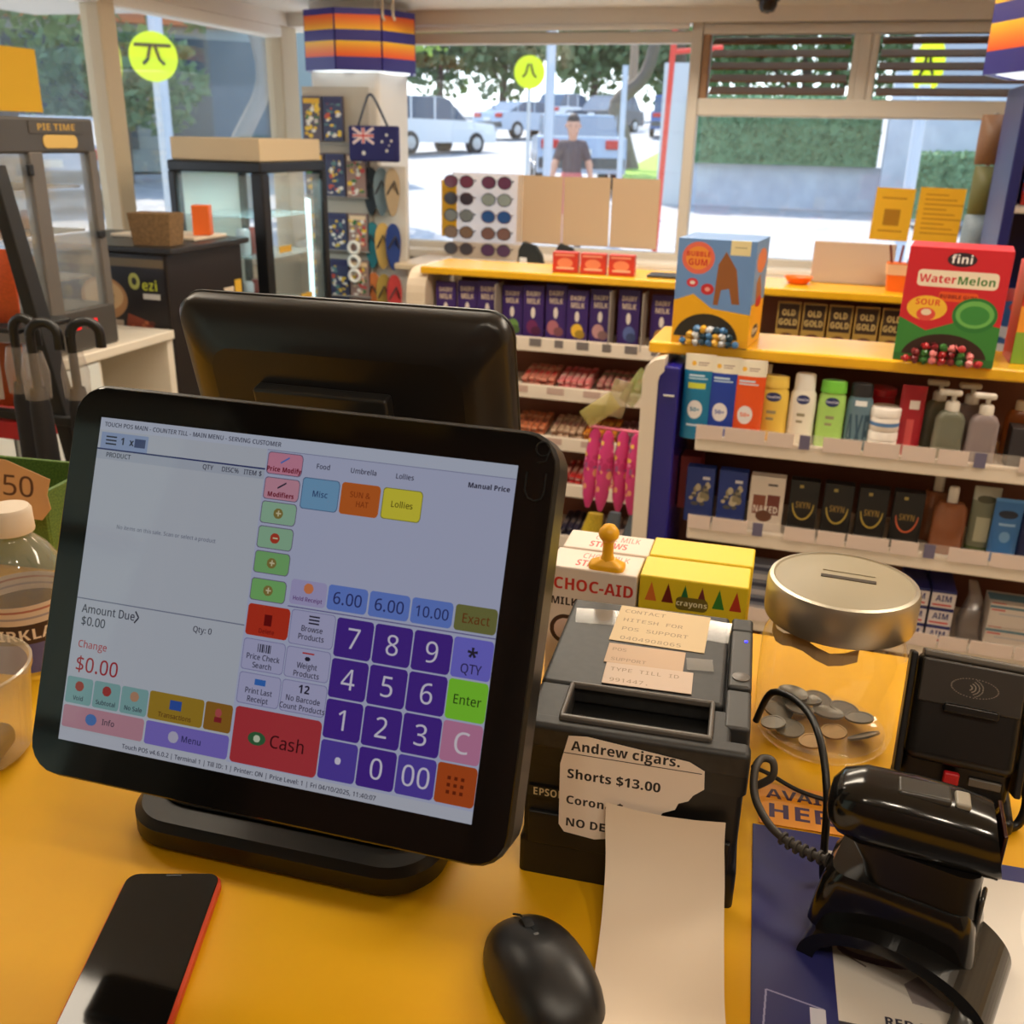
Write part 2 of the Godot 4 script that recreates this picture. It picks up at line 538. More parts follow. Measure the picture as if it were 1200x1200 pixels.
	lit.emission_enabled = true; lit.emission = Color(.72, .9, .88); lit.emission_energy_multiplier = .3  # glowing sheet added to give the till screen something pale to mirror
	part("mirrored_glow_panel", bx(V(0, 1.15, -.16), V(1.16, 1.5, .012)), lit, fr)
	for i in 4: part("shelf", bx(V(0, .5 + i * .38, -.2), V(1.16, .02, .07)), M("fridge_shell"), fr)
	solo("hanging_board", rb(V(0, 0, 0), V(.42, .2, .015), .004), M("board_olive", C3(196, 164, 48), .5), "yellow board hanging high on the rear wall", "board", V(-.95, 2.28, 1.12))

# ---------------------------------------------------------------- outside
func gy(z): return -.15 + .046 * maxf(0.0, -z - 5.0)

func crown(balls, count, s, sd):
	var g = RandomNumberGenerator.new(); g.seed = sd
	var mb = MB.new()
	for i in count:
		var b = balls[g.randi() % balls.size()]
		var d = V(g.randfn(), g.randfn(), g.randfn()).normalized() * pow(g.randf(), .4)
		var p = V(b[0], b[1], b[2]) + d * b[3]
		var x = V(g.randfn(), g.randfn(), g.randfn()).normalized()
		var y = x.cross(V(g.randfn(), g.randfn(), g.randfn())).normalized()
		x *= s * g.randf_range(.6, 1.3); y *= s * g.randf_range(.4, .9)
		mb.quad(p - x, p + y, p + x, p - y)
	return mb

func tree(nm, label, at, path, r0, balls, leaves, ls, lm, sd, bark = C3(92, 78, 66)):
	var t = thing(nm, label, "tree", at, 0, "trees along the street")
	var rad = []
	for i in path.size(): rad.append(lerpf(r0, r0 * .45, float(i) / (path.size() - 1)))
	part("trunk", MB.new().tube(smooth(path, 4), _stretch(rad, path.size(), 4), 9), M("bark" + str(bark.to_rgba32()), bark, .9), t)
	var g = RandomNumberGenerator.new(); g.seed = sd
	for b in balls:
		var top = path[path.size() - 2]
		part("branch", MB.new().tube(smooth([top, top.lerp(V(b[0], b[1], b[2]), .5) + V(g.randf_range(-.2, .2), .15, 0), V(b[0], b[1], b[2])], 4), r0 * .25, 6), M("bark" + str(bark.to_rgba32())), t)
	if leaves > 0: part("crown", crown(balls, leaves, ls, sd), lm, t)
	return t

func _stretch(rad, m, k):
	var o = []
	for i in m - 1:
		for j in k: o.append(lerpf(rad[i], rad[i + 1], float(j) / k))
	o.append(rad[-1])
	return o

func car(label, at, yaw, paint, suv, grp = "cars parked along the street"):
	var t = thing("car", label, "car", at, yaw, grp)
	var hgt = 1.66 if suv else 1.42
	var low = [Vector2(-2.2, .35), Vector2(-2.25, .62), Vector2(-2.12, .92), Vector2(-.95, 1.0), Vector2(1.6, 1.02), Vector2(2.15, .98), Vector2(2.25, .6), Vector2(2.2, .33)]
	var cab = [Vector2(-1.05, .98), Vector2(-.3, hgt - .06), Vector2(.1, hgt), Vector2(1.5, hgt - .02) if suv else Vector2(.9, hgt - .03), Vector2(2.08, 1.0) if suv else Vector2(1.75, 1.0)]
	var mb = MB.new()
	mb.extrude(low, -.86, .86)
	part("body", mb, paint, t)
	part("roof", MB.new().extrude([cab[1] + Vector2(-.02, 0), cab[2] + Vector2(0, .02), cab[3] + Vector2(0, .02), cab[3] + Vector2(.06, -.08), cab[1] + Vector2(.05, -.05)], -.72, .72), paint, t)
	var gm = M("car_glass", C3(62, 84, 110), .08)
	part("glass", MB.new().extrude(cab, -.74, .74), gm, t)
	for s in [-1, 1]:
		for x in [cab[1].x + .6, cab[1].x + 1.55]:
			part("pillar", MB.new().box(V(x, (hgt + .98) / 2, s * .745), V(.07, hgt - 1.0, .015)), paint, t)
	for x in [-1.35, 1.38]:
		for s in [-1, 1]:
			var w = MB.new()
			w.xf = Transform3D(Basis(V(1, 0, 0), PI / 2 * s), V(x, .33, s * .78))
			w.lathe(V(0, 0, 0), [Vector2(.0, -.1), Vector2(.33, -.1), Vector2(.33, .09), Vector2(.24, .1), Vector2(0, .1)], 18)
			var wh = part("wheel", w, M("tyre", C3(28, 28, 30), .8), t)
			var h = MB.new(); h.xf = Transform3D(Basis(V(1, 0, 0), PI / 2 * s), V(x, .33, s * .885))
			part("hubcap", h.lathe(V(0, 0, 0), [Vector2(.2, -.02), Vector2(.19, .01), Vector2(0, .02)], 14), M("alloy", C3(170, 174, 180), .3, .8), wh)
	for s in [-1, 1]:
		part("tail_lamp", rb(V(2.2, .86, s * .62), V(.12, .16, .34), .02), M("tail_lamp_red", C3(190, 24, 28), .25), t)
		part("head_lamp", rb(V(-2.14, .76, s * .6), V(.16, .14, .36), .02), M("head_lamp_clear", C3(225, 230, 235), .1), t)
	part("bumper", rb(V(2.24, .52, 0), V(.08, .2, 1.66), .03), M("bumper_grey", C3(70, 72, 76), .6), t)
	part("number_plate", bx(V(2.265, .72, 0), V(.02, .11, .36)), M("plate_white", C3(225, 225, 215), .5), t)
	return t

func surfnet(bones, lo, hi, cell, k):   # bones: [a, b, ra, rb]
	var nx = int((hi.x - lo.x) / cell) + 2; var ny = int((hi.y - lo.y) / cell) + 2; var nz = int((hi.z - lo.z) / cell) + 2
	var f = PackedFloat32Array(); f.resize(nx * ny * nz); f.fill(.4)
	for b in bones:
		var m = maxf(b[2], b[3]) + k + cell * 2
		var p0 = ((b[0].min(b[1]) - V(m, m, m) - lo) / cell).clamp(Vector3.ZERO, V(nx - 1, ny - 1, nz - 1))
		var p1 = ((b[0].max(b[1]) + V(m, m, m) - lo) / cell).clamp(Vector3.ZERO, V(nx - 1, ny - 1, nz - 1))
		var ab = b[1] - b[0]; var l2 = maxf(ab.length_squared(), 1e-9)
		for x in range(int(p0.x), int(p1.x) + 1):
			for y in range(int(p0.y), int(p1.y) + 1):
				for z in range(int(p0.z), int(p1.z) + 1):
					var p = lo + V(x, y, z) * cell
					var h = clampf((p - b[0]).dot(ab) / l2, 0, 1)
					var d = (p - b[0] - ab * h).length() - lerpf(b[2], b[3], h)
					var id = (x * ny + y) * nz + z
					var o = f[id]
					var e = maxf(k - absf(o - d), 0.0) / k
					f[id] = minf(o, d) - e * e * k * .25
	var vid = {}; var P = PackedVector3Array()
	for x in nx - 1:
		for y in ny - 1:
			for z in nz - 1:
				var i0 = (x * ny + y) * nz + z
				var c = [f[i0], f[i0 + 1], f[i0 + nz], f[i0 + nz + 1], f[i0 + ny * nz], f[i0 + ny * nz + 1], f[i0 + ny * nz + nz], f[i0 + ny * nz + nz + 1]]
				var neg = 0
				for q in c: neg += 1 if q < 0 else 0
				if neg == 0 or neg == 8: continue
				var s = Vector3.ZERO; var cnt = 0
				for a in 8:
					for bit in [1, 2, 4]:
						if a & bit == 0 and (c[a] < 0) != (c[a | bit] < 0):
							var tt = c[a] / (c[a] - c[a | bit])
							var pa = V((a >> 2) & 1, (a >> 1) & 1, a & 1); var pb = V(((a | bit) >> 2) & 1, ((a | bit) >> 1) & 1, (a | bit) & 1)
							s += pa.lerp(pb, tt); cnt += 1
				vid[i0] = P.size()
				P.append(lo + (V(x, y, z) + s / cnt) * cell)
	var N = PackedVector3Array(); N.resize(P.size())
	var quads = []
	var sx = ny * nz; var sy = nz
	for id in vid:
		for ax in [[sx, sy, 1], [sy, 1, sx], [1, sx, sy]]:
			if id + ax[0] < f.size() and (f[id] < 0) != (f[id + ax[0]] < 0):
				var a = vid.get(id, -1); var b = vid.get(id - ax[1], -1); var c = vid.get(id - ax[1] - ax[2], -1); var d = vid.get(id - ax[2], -1)
				if a < 0 or b < 0 or c < 0 or d < 0: continue
				var nn = (P[c] - P[a]).cross(P[d] - P[b])
				var dir = Vector3.ZERO
				dir[0 if ax[0] == sx else 1 if ax[0] == sy else 2] = 1.0 if f[id] < 0 else -1.0
				if nn.dot(dir) < 0: nn = -nn
				for q in [a, b, c, d]: N[q] += nn
				quads.append([a, b, c, d])
	var mb = MB.new()
	for q in quads:
		var n4 = [N[q[0]].normalized(), N[q[1]].normalized(), N[q[2]].normalized(), N[q[3]].normalized()]
		mb.tri(P[q[0]], P[q[1]], P[q[2]], n4[0], n4[1], n4[2])
		mb.tri(P[q[0]], P[q[2]], P[q[3]], n4[0], n4[2], n4[3])
	return mb

func person():
	var t = thing("person", "person in a dark T-shirt and reddish shorts walking towards the shop window", "person", V(-3.17, gy(-12.6), -12.6), 14)
	t.scale = V(.92, .92, .92)
	# joints: x right, y up, +z towards the shop
	var sk = [
		[V(0, 1.50, 0), V(0, 1.56, .02), .06, .058], [V(0, 1.60, .03), V(0, 1.66, .025), .078, .092],
		[V(-.15, 1.4, 0), V(-.235, 1.15, .0), .05, .042], [V(-.235, 1.15, 0), V(-.28, .9, .07), .042, .03],
		[V(.15, 1.4, 0), V(.235, 1.15, -.02), .05, .042], [V(.235, 1.15, -.02), V(.28, .9, .03), .042, .03],
		[V(0, .9, 0), V(0, 1.3, 0), .12, .115], [V(-.1, 1.38, 0), V(.1, 1.38, 0), .07, .07],
		[V(-.095, .88, 0), V(-.11, .48, .1), .09, .062], [V(-.11, .48, .1), V(-.11, .07, .05), .058, .038], [V(-.11, .045, .05), V(-.12, .035, .2), .04, .032],
		[V(.095, .88, 0), V(.11, .48, .0), .09, .062], [V(.11, .48, .0), V(.11, .09, -.14), .058, .038], [V(.11, .05, -.15), V(.12, .035, -.02), .04, .032]]
	var skin = M("skin", C3(214, 160, 132), .55)
	part("body", surfnet(sk, V(-.42, -.02, -.32), V(.42, 1.8, .34), .019, .035), skin, t)
	var hd = [[V(0, 1.665, .095), V(0, 1.625, .122), .01, .017], [V(-.035, 1.587, .095), V(.035, 1.587, .095), .011, .011], [V(0, 1.555, .07), V(0, 1.545, .085), .035, .026]]
	for s in [-1, 1]:
		hd.append([V(s * .092, 1.655, .01), V(s * .095, 1.625, .01), .016, .012])
		# hands: palm, four fingers, thumb
		var w = V(-.28, .9, .07) if s < 0 else V(.28, .9, .03)
		hd.append([w, w + V(s * .006, -.07, .008), .028, .034])
		for f in 4:
			var b = w + V(s * .006, -.085, -.02 + f * .018)
			hd.append([b, b + V(-s * .004, -.04, .004), .0105, .0095]); hd.append([b + V(-s * .004, -.04, .004), b + V(-s * .018, -.068 - .004 * (2 - absf(f - 1.5)), .01), .0095, .008])
		hd.append([w + V(0, -.03, .03), w + V(-s * .012, -.075, .055), .013, .0095])
	var hb = surfnet(hd, V(-.37, .7, -.06), V(.37, 1.72, .2), .008, .008)
	part("face_and_hands", hb, skin, t)
	for s in [-1, 1]: part("eye", MB.new().lathe(V(s * .034, 1.645, .112), [Vector2(0, -.008), Vector2(.011, 0), Vector2(0, .008)], 8), M("eye_dark", C3(40, 30, 26), .3), t)
	part("hair", surfnet([[V(0, 1.69, -.02), V(0, 1.72, .03), .09, .082], [V(0, 1.6, -.06), V(0, 1.68, -.04), .06, .07]], V(-.13, 1.5, -.16), V(.13, 1.85, .15), .014, .03), M("hair_dark", C3(62, 50, 46), .6), t)
	var top = [[V(0, .97, 0), V(0, 1.3, 0), .132, .13], [V(-.1, 1.385, 0), V(.1, 1.385, 0), .084, .084], [V(-.14, 1.4, 0), V(-.198, 1.25, 0), .066, .06], [V(.14, 1.4, 0), V(.198, 1.25, -.012), .066, .06]]
	part("t_shirt", surfnet(top, V(-.34, .8, -.22), V(.34, 1.56, .22), .018, .02), M("t_shirt_brown", C3(92, 76, 78), .85), t)
	var sh = [[V(0, .9, 0), V(0, .98, 0), .155, .15], [V(-.095, .86, 0), V(-.105, .56, .08), .11, .095], [V(.095, .86, 0), V(.105, .56, .02), .11, .095]]
	part("shorts", surfnet(sh, V(-.3, .42, -.2), V(.3, 1.16, .24), .022, .03), M("shorts_red", C3(206, 110, 104), .85), t)
	for s in [[-.12, .08, .1], [.12, .085, -.1]]: part("shoe", rb(V(s[0], s[1] - .045, s[2] + .02), V(.1, .085, .28), .035), M("shoe_dark", C3(60, 58, 60), .7), t)

func crossing_sign(label, x, z, h, r, yaw, bars):
	var t = thing("crossing_sign", label, "road sign", V(x, gy(z), z), yaw, "pedestrian crossing signs")
	var y = h - gy(z)
	part("post", MB.new().tube([V(0, 0, -.04), V(0, y + r * .7, -.04)], .035, 10), M("sign_post", C3(205, 210, 212), .4, .3), t)
	var d = MB.new(); d.xf = Transform3D(Basis(V(1, 0, 0), PI / 2), V(0, y, 0))
	var disc = part("disc", d.lathe(V(0, 0, 0), [Vector2(0, -.01), Vector2(r, -.01), Vector2(r, .012), Vector2(0, .012)], 40), M("fluoro_yellow", C3(240, 255, 10), .55), t)
	var bl = M("sign_black", C3(24, 26, 24), .6)
	for s in [-1, 1]:
		part("walking_leg", MB.new().tube([V(s * r * .08, y + r * .5, .02), V(s * r * .24, y - r * .1, .02), V(s * r * .44, y - r * .3, .02)], r * .06, 6), bl, disc)
	if bars: part("hip_bar", bx(V(0, y + r * .45, .02), V(r * 1.5, r * .12, .01)), bl, disc)
	return t

func street():
	var asphalt = grain(M("asphalt", Color.WHITE, .85), 11, .03, C3(150, 152, 156), C3(186, 188, 192), .35)
	var mb = MB.new()
	var zs = [-4.95, -9, -16, -28, -50, -110]
	for i in zs.size() - 1:
		mb.quad(V(-110, gy(zs[i + 1]), zs[i + 1]), V(60, gy(zs[i + 1]), zs[i + 1]), V(60, gy(zs[i]), zs[i]), V(-110, gy(zs[i]), zs[i]))
	mb.quad(V(-110, -.15, -4.95), V(60, -.15, -4.95), V(60, -.15, 30), V(-110, -.15, 30))
	structure("road", mb, asphalt)
	var conc = grain(M("footpath_concrete", Color.WHITE, .85), 12, .04, C3(196, 192, 184), C3(220, 216, 208), .5)
	structure("footpath", bx(V(-2, -.1, -6.2), V(14, .1, 2.5)), conc)
	structure("footpath_side", bx(V(-4.1, -.1, -1.5), V(2.5, .1, 6.9)), conc)
	structure("added_awning", bx(V(-1.6, 2.43, -5.95), V(9.0, .12, 2.0)), M("added_awning_metal", C3(180, 176, 168), .6))  # unseen slab, added to keep direct sun off the street window
	structure("added_awning_side", bx(V(-3.9, 2.43, -1.9), V(2.0, .12, 6.1)), M("added_awning_metal"))  # same added sun block, out of view over the side window
	# boundary wall with hedge
	var grey = grain(M("render_grey", Color.WHITE, .9), 21, .02, C3(186, 190, 200), C3(210, 214, 220), .4)
	structure("boundary_wall", bx(V(-.92, .645, -18.9), V(3.32, 1.13, .3)), grey)
	structure("boundary_wall_pier", bx(V(.99, 1.4, -18.6), V(.5, 2.6, .5)), grey)
	structure("boundary_wall_end", bx(V(-2.85, 1.5, -18.9), V(.5, 2.7, .4)), M("pier_pale", C3(206, 208, 208), .9))
	structure("boundary_wall_far", bx(V(6.2, 1.3, -18.4), V(10.0, 2.2, .3)), grey)
	structure("building_upper", bx(V(7.3, 4.6, -20.6), V(12.4, 6.0, 2.0)), M("far_render", C3(176, 180, 186), .9))
	var hm = grain(M("hedge_leaf", Color.WHITE, .8), 31, .09, C3(84, 122, 88), C3(140, 174, 128), 2.0)
	for s in [[V(-.95, 1.758, -18.8), V(3.2, 1.1, .7), "clipped green hedge on top of the grey boundary wall"], [V(3.1, 1.0, -16.9), V(3.9, .95, .8), "long clipped green hedge in front of the grey wall beside the road sign"]]:
		var t = thing("hedge", s[2], "hedge", s[0], 0, "")
		part("core", rb(V(0, 0, 0), s[1] * V(1, .99, .8), .03), hm, t)
		var g = RandomNumberGenerator.new(); g.seed = 3
		var lf = MB.new()
		for i in 2600:
			var p = V(g.randf_range(-.5, .5) * s[1].x, g.randf_range(-.47, .5) * s[1].y, s[1].z * .42 + g.randf_range(-.03, .05))
			if g.randf() < .25: p = V(p.x, s[1].y * .5 + g.randf_range(-.04, .03), g.randf_range(-.4, .4) * s[1].z)
			var a = V(g.randfn(), g.randfn(), g.randfn()).normalized() * .05
			var b = a.cross(V(g.randfn(), g.randfn(), g.randfn())).normalized() * .028
			lf.quad(p - a, p + b, p + a, p - b)
		var o = part("leaves", lf, hm, t); o.set_meta("kind", "stuff")
	structure("lawn", MB.new().quad(V(-5.6, gy(-34) + .06, -34), V(-2.3, gy(-34) + .06, -34), V(-1.9, gy(-23) + .06, -23), V(-4.9, gy(-23) + .06, -23)), grain(M("lawn_green", Color.WHITE, .9), 41, .05, C3(120, 158, 60), C3(170, 200, 90), .6))
	# signs and poles
	crossing_sign("round yellow-green pedestrian crossing sign beside a pale pole beyond the brown papers", -5.72, -19.2, 2.72, .29, 15, false)
	crossing_sign("large yellow-green pedestrian crossing sign outside the side window", -7.06, -9.7, 2.28, .245, 38, true)
	crossing_sign("yellow-green pedestrian crossing sign turned nearly edge-on behind the louvres", .86, -13.0, 2.42, .3, -62, false)
	crossing_sign("small yellow-green pedestrian crossing sign seen edge-on by the side window post", -4.92, -6.31, 2.0, .15, 112, false)
	var pm = M("pole_paint", C3(196, 206, 216), .5)
	for p in [[-4.15, -15.0, 6.5, .07, "tall pale blue-grey street pole beside the round crossing sign"], [-8.3, -11.5, 6.5, .09, "tall pale street pole behind the large crossing sign"], [.80, -12.2, 2.0, .06, "thick white pole in front of the hedge"], [-3.55, -17.5, 2.3, .05, "thin grey pole in front of the leaning street tree"]]:
		solo("street_pole", MB.new().tube([V(0, 0, 0), V(0, p[2], 0)], p[3], 12), pm, p[4], "pole", V(p[0], gy(p[1]), p[1]), 0, "")
	var rp = thing("red_pole", "tall red pole beside the street tree", "pole", V(-2.1, gy(-12.9), -12.9))
	part("shaft", MB.new().tube([V(0, 0, 0), V(.06, 2.7, 0)], .035, 10), M("red_paint", C3(226, 70, 52), .5), rp)
	part("arm", MB.new().tube([V(.05, 2.35, 0), V(.6, 2.42, -.3)], .03, 8), M("red_paint"), rp)
	person()
	# cars
	var white = M("paint_white", C3(222, 226, 232), .25); var silver = M("paint_silver", C3(168, 182, 200), .25, .3); var blue = M("paint_blue", C3(72, 104, 168), .25); var dark = M("paint_dark", C3(52, 58, 74), .25)
	car("white SUV parked with its tail towards the shop", V(-12.6, gy(-31), -31), -118, white, true)
	car("pale silver hatchback parked beyond the white SUV", V(-12.6, gy(-42), -42), -118, silver, false)
	car("white car parked farthest up the street beside the round sign", V(-14.4, gy(-56), -56), -108, white, true)
	car("pale blue-grey car parked behind the walking person", V(-5.4, gy(-21.6), -21.6), -72, silver, false)
	car("blue car parked behind the street tree", V(-7.2, gy(-46), -46), -80, blue, true)
	car("dark car parked beyond the pale pole", V(-11.0, gy(-50), -50), 70, dark, true)
	car("white SUV seen through the side window above the glass fridge", V(-17.4, gy(-30), -30.4), -150, white, true)
	car("silver car outside the side window beneath the large crossing sign", V(-13.2, gy(-15), -15), -50, silver, false)
	# trees
	var l1 = M("leaf_dark", C3(92, 112, 78), .8); l1.backlight_enabled = true; l1.backlight = Color(.2, .32, .1)
	var l2 = M("leaf_light", C3(150, 176, 92), .8); l2.backlight_enabled = true; l2.backlight = Color(.4, .5, .15)
	tree("street_tree", "leaning street tree with a twisted grey trunk on the lawn", V(-5.1, gy(-26.5), -26.5), [V(0, 0, 0), V(-.25, .8, 0), V(-.45, 1.6, 0), V(.25, 2.3, 0), V(.5, 3.6, .1), V(.3, 5.2, 0)], .24, [[.2, 5.0, 0, 1.2], [-1.4, 5.3, .2, 1.2], [1.2, 4.7, -.1, 1.0]], 1400, .13, l2, 5, C3(120, 108, 98))
	tree("street_tree", "straight dark street tree beside the red pole", V(-4.6, gy(-31), -31), [V(0, 0, 0), V(-.1, 2.2, 0), V(-.3, 4, 0), V(-.6, 6, 0)], .3, [[-.4, 6.4, 0, 1.6], [.9, 6.0, 0, 1.2]], 1200, .14, l2, 6)
	tree("street_tree", "pale leafy tree standing behind the white SUV", V(-19.5, gy(-44), -44), [V(0, 0, 0), V(.1, 2.2, 0), V(.2, 3.6, 0), V(.4, 5.0, 0)], .25, [[.2, 5.0, 0, 2.0], [-1.6, 4.6, 0, 1.4], [1.8, 4.8, 0, 1.5]], 1500, .16, l2, 7, C3(176, 160, 132))
	tree("street_tree", "thin bare-branched tree beyond the parked cars", V(-11.6, gy(-58), -58), [V(0, 0, 0), V(.3, 3, 0), V(.2, 6, 0), V(.5, 9, 0)], .3, [[-2.2, 8.6, 0, 1.5], [2, 8.2, 0, 1.5], [.5, 9.4, 0, 1.2]], 500, .2, l2, 8, C3(150, 128, 106))
	tree("garden_tree", "dark garden tree rising behind the hedge on the boundary wall", V(-.9, gy(-24), -24), [V(0, 0, 0), V(.1, 1.5, 0), V(0, 2.6, 0)], .2, [[0, 2.9, 0, 1.2], [-1.5, 3.0, .2, 1.1], [1.4, 2.9, .1, 1.1], [2.6, 2.7, 0, .9]], 2600, .13, l1, 66)
	for i in 11:
		var x = -62 + i * 5.6 + rng.randf_range(-1, 1); var z = -72.0 + rng.randf_range(-3, 3) + (8.0 if i < 3 else 0.0)
		tree("background_tree", "dense dark green tree standing far up the street", V(x, gy(z), z), [V(0, 0, 0), V(0, 2, 0), V(.3, 4.2, 0)], .35, [[0, 3.6, 0, 2.6], [-1.5, 4.6, .5, 2.0], [1.5, 5, .3, 2.0], [.2, 6.2 + rng.randf_range(-1.5, .5), 0, 2.4]], 1300, .36, l1, 20 + i)
	# side street: tall dark trees, a shop block
	var l3 = M("leaf_mid", C3(96, 122, 86), .8); l3.backlight_enabled = true; l3.backlight = Color(.3, .42, .2)
	tree("side_street_tree", "tall dark tree with hanging foliage outside the side window", V(-11.2, gy(-11.6), -11.6), [V(0, 0, 0), V(.2, 1.6, 0), V(0, 2.8, 0), V(.3, 5.2, 0)], .3, [[0, 3.4, 0, 1.1], [-1.4, 3.2, .6, 1.1], [.7, 3.6, -.8, 1.1]], 1800, .12, l3, 55)
	tree("side_street_tree", "crooked pale trunk behind the large crossing sign", V(-8.9, gy(-14.6), -14.6), [V(0, 0, 0), V(-.35, .9, 0), V(.25, 2.0, 0), V(0, 3.2, 0), V(-.3, 5, 0)], .17, [[0, 3.9, 0, 1.1], [1.2, 3.8, -.5, 1.1], [-.9, 3.5, .4, .9]], 1500, .13, l3, 56, C3(150, 140, 126))
	tree("side_street_tree", "broad dark tree beside the yellow notice on the side window", V(-11.8, gy(-7), -7.0), [V(0, 0, 0), V(0, 1.8, 0), V(.2, 5, 0)], .3, [[0, 2.9, 0, 1.3], [.4, 3.2, -1.2, 1.3], [-.4, 3.0, 1.5, 1.4]], 2400, .12, l3, 57)
	tree("side_street_tree", "low bushy tree in front of the dark shop", V(-14.5, gy(-18), -18.5), [V(0, 0, 0), V(.1, 1.0, 0), V(0, 2.4, 0)], .2, [[0, 2.2, 0, 1.1], [1.3, 2.0, .3, 1.0], [-1.2, 2.1, .2, 1.0]], 1600, .13, l3, 58)
	var hb = thing("side_street_shop", "dark two-storey shop across the side street", "building", V(-21, gy(-22), -20), 40)
	part("walls", bx(V(0, 4, 0), V(20, 8, 6)), M("shop_dark", C3(150, 158, 152), .8), hb)
	part("fascia", bx(V(2, 3.6, 3.1), V(10, .9, .3)), M("fascia_orange", C3(196, 118, 70), .7), hb)
	for i in 5: part("shop_window", bx(V(-7 + i * 3.4, 1.7, 3.03), V(2.6, 2.4, .08)), M("dark_glass", C3(60, 76, 84), .15), hb)

# ---------------------------------------------------------------- the counter and what stands on it
func till_screen():
	var p = Pn.new(1216, 912, C3(196, 202, 232))
	var ink = C3(40, 40, 60)
	p.rect(0, 0, 1216, 34, C3(206, 214, 234)).rect(522, 34, 694, 2, C3(150, 156, 190))
	p.text("TOUCH POS MAIN - COUNTER TILL - MAIN MENU - SERVING CUSTOMER", 14, 18, 17, ink, 0.0, 400)
	p.rect(0, 34, 522, 878, C3(204, 210, 222)).rect(8, 40, 150, 46, C3(160, 180, 220)).rect(0, 86, 522, 4, C3(40, 52, 110))
	for i in 3: p.rect(24, 50 + i * 10, 34, 4, ink)
	p.text("1  x", 92, 62, 26, ink, 0.5, 700).rect(116, 50, 34, 24, C3(70, 84, 130))
	p.rect(0, 90, 522, 26, C3(190, 198, 214))
	p.text("PRODUCT", 70, 103, 18, ink, 0.5, 400).text("QTY", 352, 103, 18, ink, 0.5, 400).text("DISC%", 420, 103, 18, ink, 0.5, 400).text("ITEM $", 488, 103, 18, ink, 0.5, 400)
	p.text("No items on this sale. Scan or select a product", 250, 300, 15, C3(110, 116, 140), .5, 400)
	p.rect(0, 510, 522, 3, C3(130, 136, 160))
	p.text("Amount Due", 20, 540, 30, ink, 0.0, 400).line(Vector2(190, 524), Vector2(202, 540), 4, ink).line(Vector2(202, 540), Vector2(190, 556), 4, ink)
	p.text("$0.00", 22, 574, 32, ink, 0.0, 400).text("Qty: 0", 400, 545, 22, ink, .5, 400)
	p.text("Change", 22, 638, 28, C3(196, 50, 60), 0.0, 400).text("$0.00", 22, 694, 56, C3(176, 24, 40), 0.0, 400)
	for i in 3:
		p.rrect(4 + i * 88, 732, 84, 74, 8, C3(140, 186, 186)).ell(46 + i * 88, 756, 14, 14, [C3(176, 70, 60), C3(176, 60, 60), C3(200, 150, 120)][i])
		p.text(["Void", "Subtotal", "No Sale"][i], 46 + i * 88, 790, 17, ink, .5, 400)
	p.rrect(4, 812, 258, 62, 8, C3(206, 150, 166)).ell(96, 842, 18, 16, C3(84, 130, 200)).text("Info", 150, 843, 22, ink, .5, 400)
	p.rrect(268, 730, 168, 76, 8, C3(176, 140, 42)).rect(332, 746, 36, 26, C3(50, 90, 180)).text("Transactions", 352, 790, 18, C3(90, 50, 20), .5, 400)
	p.rrect(440, 730, 82, 76, 8, C3(160, 112, 40)).ell(481, 756, 10, 12, C3(200, 90, 90)).rect(470, 768, 22, 14, C3(150, 40, 50))
	p.rrect(268, 812, 254, 64, 8, C3(136, 120, 214)).ell(356, 844, 16, 16, C3(200, 196, 220)).text("Menu", 410, 845, 24, C3(40, 40, 90), .5, 400)
	p.rect(0, 880, 1216, 32, C3(208, 212, 226)).text("Touch POS v4.6.0.2 | Terminal 1 | Till ID: 1 | Printer: ON | Price Level: 1 | Fri 04/10/2025, 11:40:07", 580, 896, 17, ink, .5, 400)
	# middle column
	for i in 6:
		var y = [39, 107, 172, 239, 306, 380][i]
		p.rrect(526, y, 104, 60, 10, C3(120, 110, 140)).rrect(528, y + 2, 100, 56, 9, [C3(226, 150, 176), C3(222, 160, 180), C3(164, 206, 176), C3(160, 204, 170), C3(136, 196, 124), C3(136, 200, 120)][i])
		if i > 1:
			p.ell(578, y + 30, 14, 14, C3(196, 70, 50) if i == 3 else C3(150, 132, 70)).rect(571, y + 28, 15, 4, C3(230, 220, 180))
			if i != 3: p.rect(576, y + 22, 4, 16, C3(230, 220, 180))
		else:
			p.text(["Price Modify", "Modifiers"][i], 578, y + 46, 17, C3(120, 20, 40), .5, 700)
			p.line(Vector2(566, y + 28), Vector2(590, y + 12), 4, [C3(80, 130, 220), ink][i])
	p.rrect(527, 450, 124, 84, 10, C3(206, 60, 38)).rect(578, 474, 22, 30, C3(120, 20, 20)).text("Delete", 589, 520, 16, C3(120, 20, 20), .5, 400)
	var q = [[654, 447, 128, 92, "Browse", "Products"], [527, 543, 124, 84, "Price Check", "Search"], [654, 545, 128, 82, "Weight", "Products"], [527, 634, 124, 84, "Print Last", "Receipt"], [654, 634, 130, 84, "No Barcode", "Count Products"]]
	for b in q:
		p.rrect(b[0], b[1], b[2], b[3], 10, C3(150, 150, 196)).rrect(b[0] + 2, b[1] + 2, b[2] - 4, b[3] - 4, 9, C3(192, 192, 230))
		p.text(b[4], b[0] + b[2] / 2, b[1] + 48, 19, ink, .5, 400).text(b[5], b[0] + b[2] / 2, b[1] + 70, 19, ink, .5, 400)
	for i in 3: p.rect(706, 458 + i * 9, 30, 4, ink)
	for i in 7: p.rect(570 + i * 6, 554, 2 + i % 3, 22, ink)
	p.rect(700, 556, 34, 4, C3(200, 60, 60)).ell(717, 572, 8, 6, ink).rect(574, 648, 32, 16, C3(60, 120, 210)).text("12", 718, 654, 30, ink)
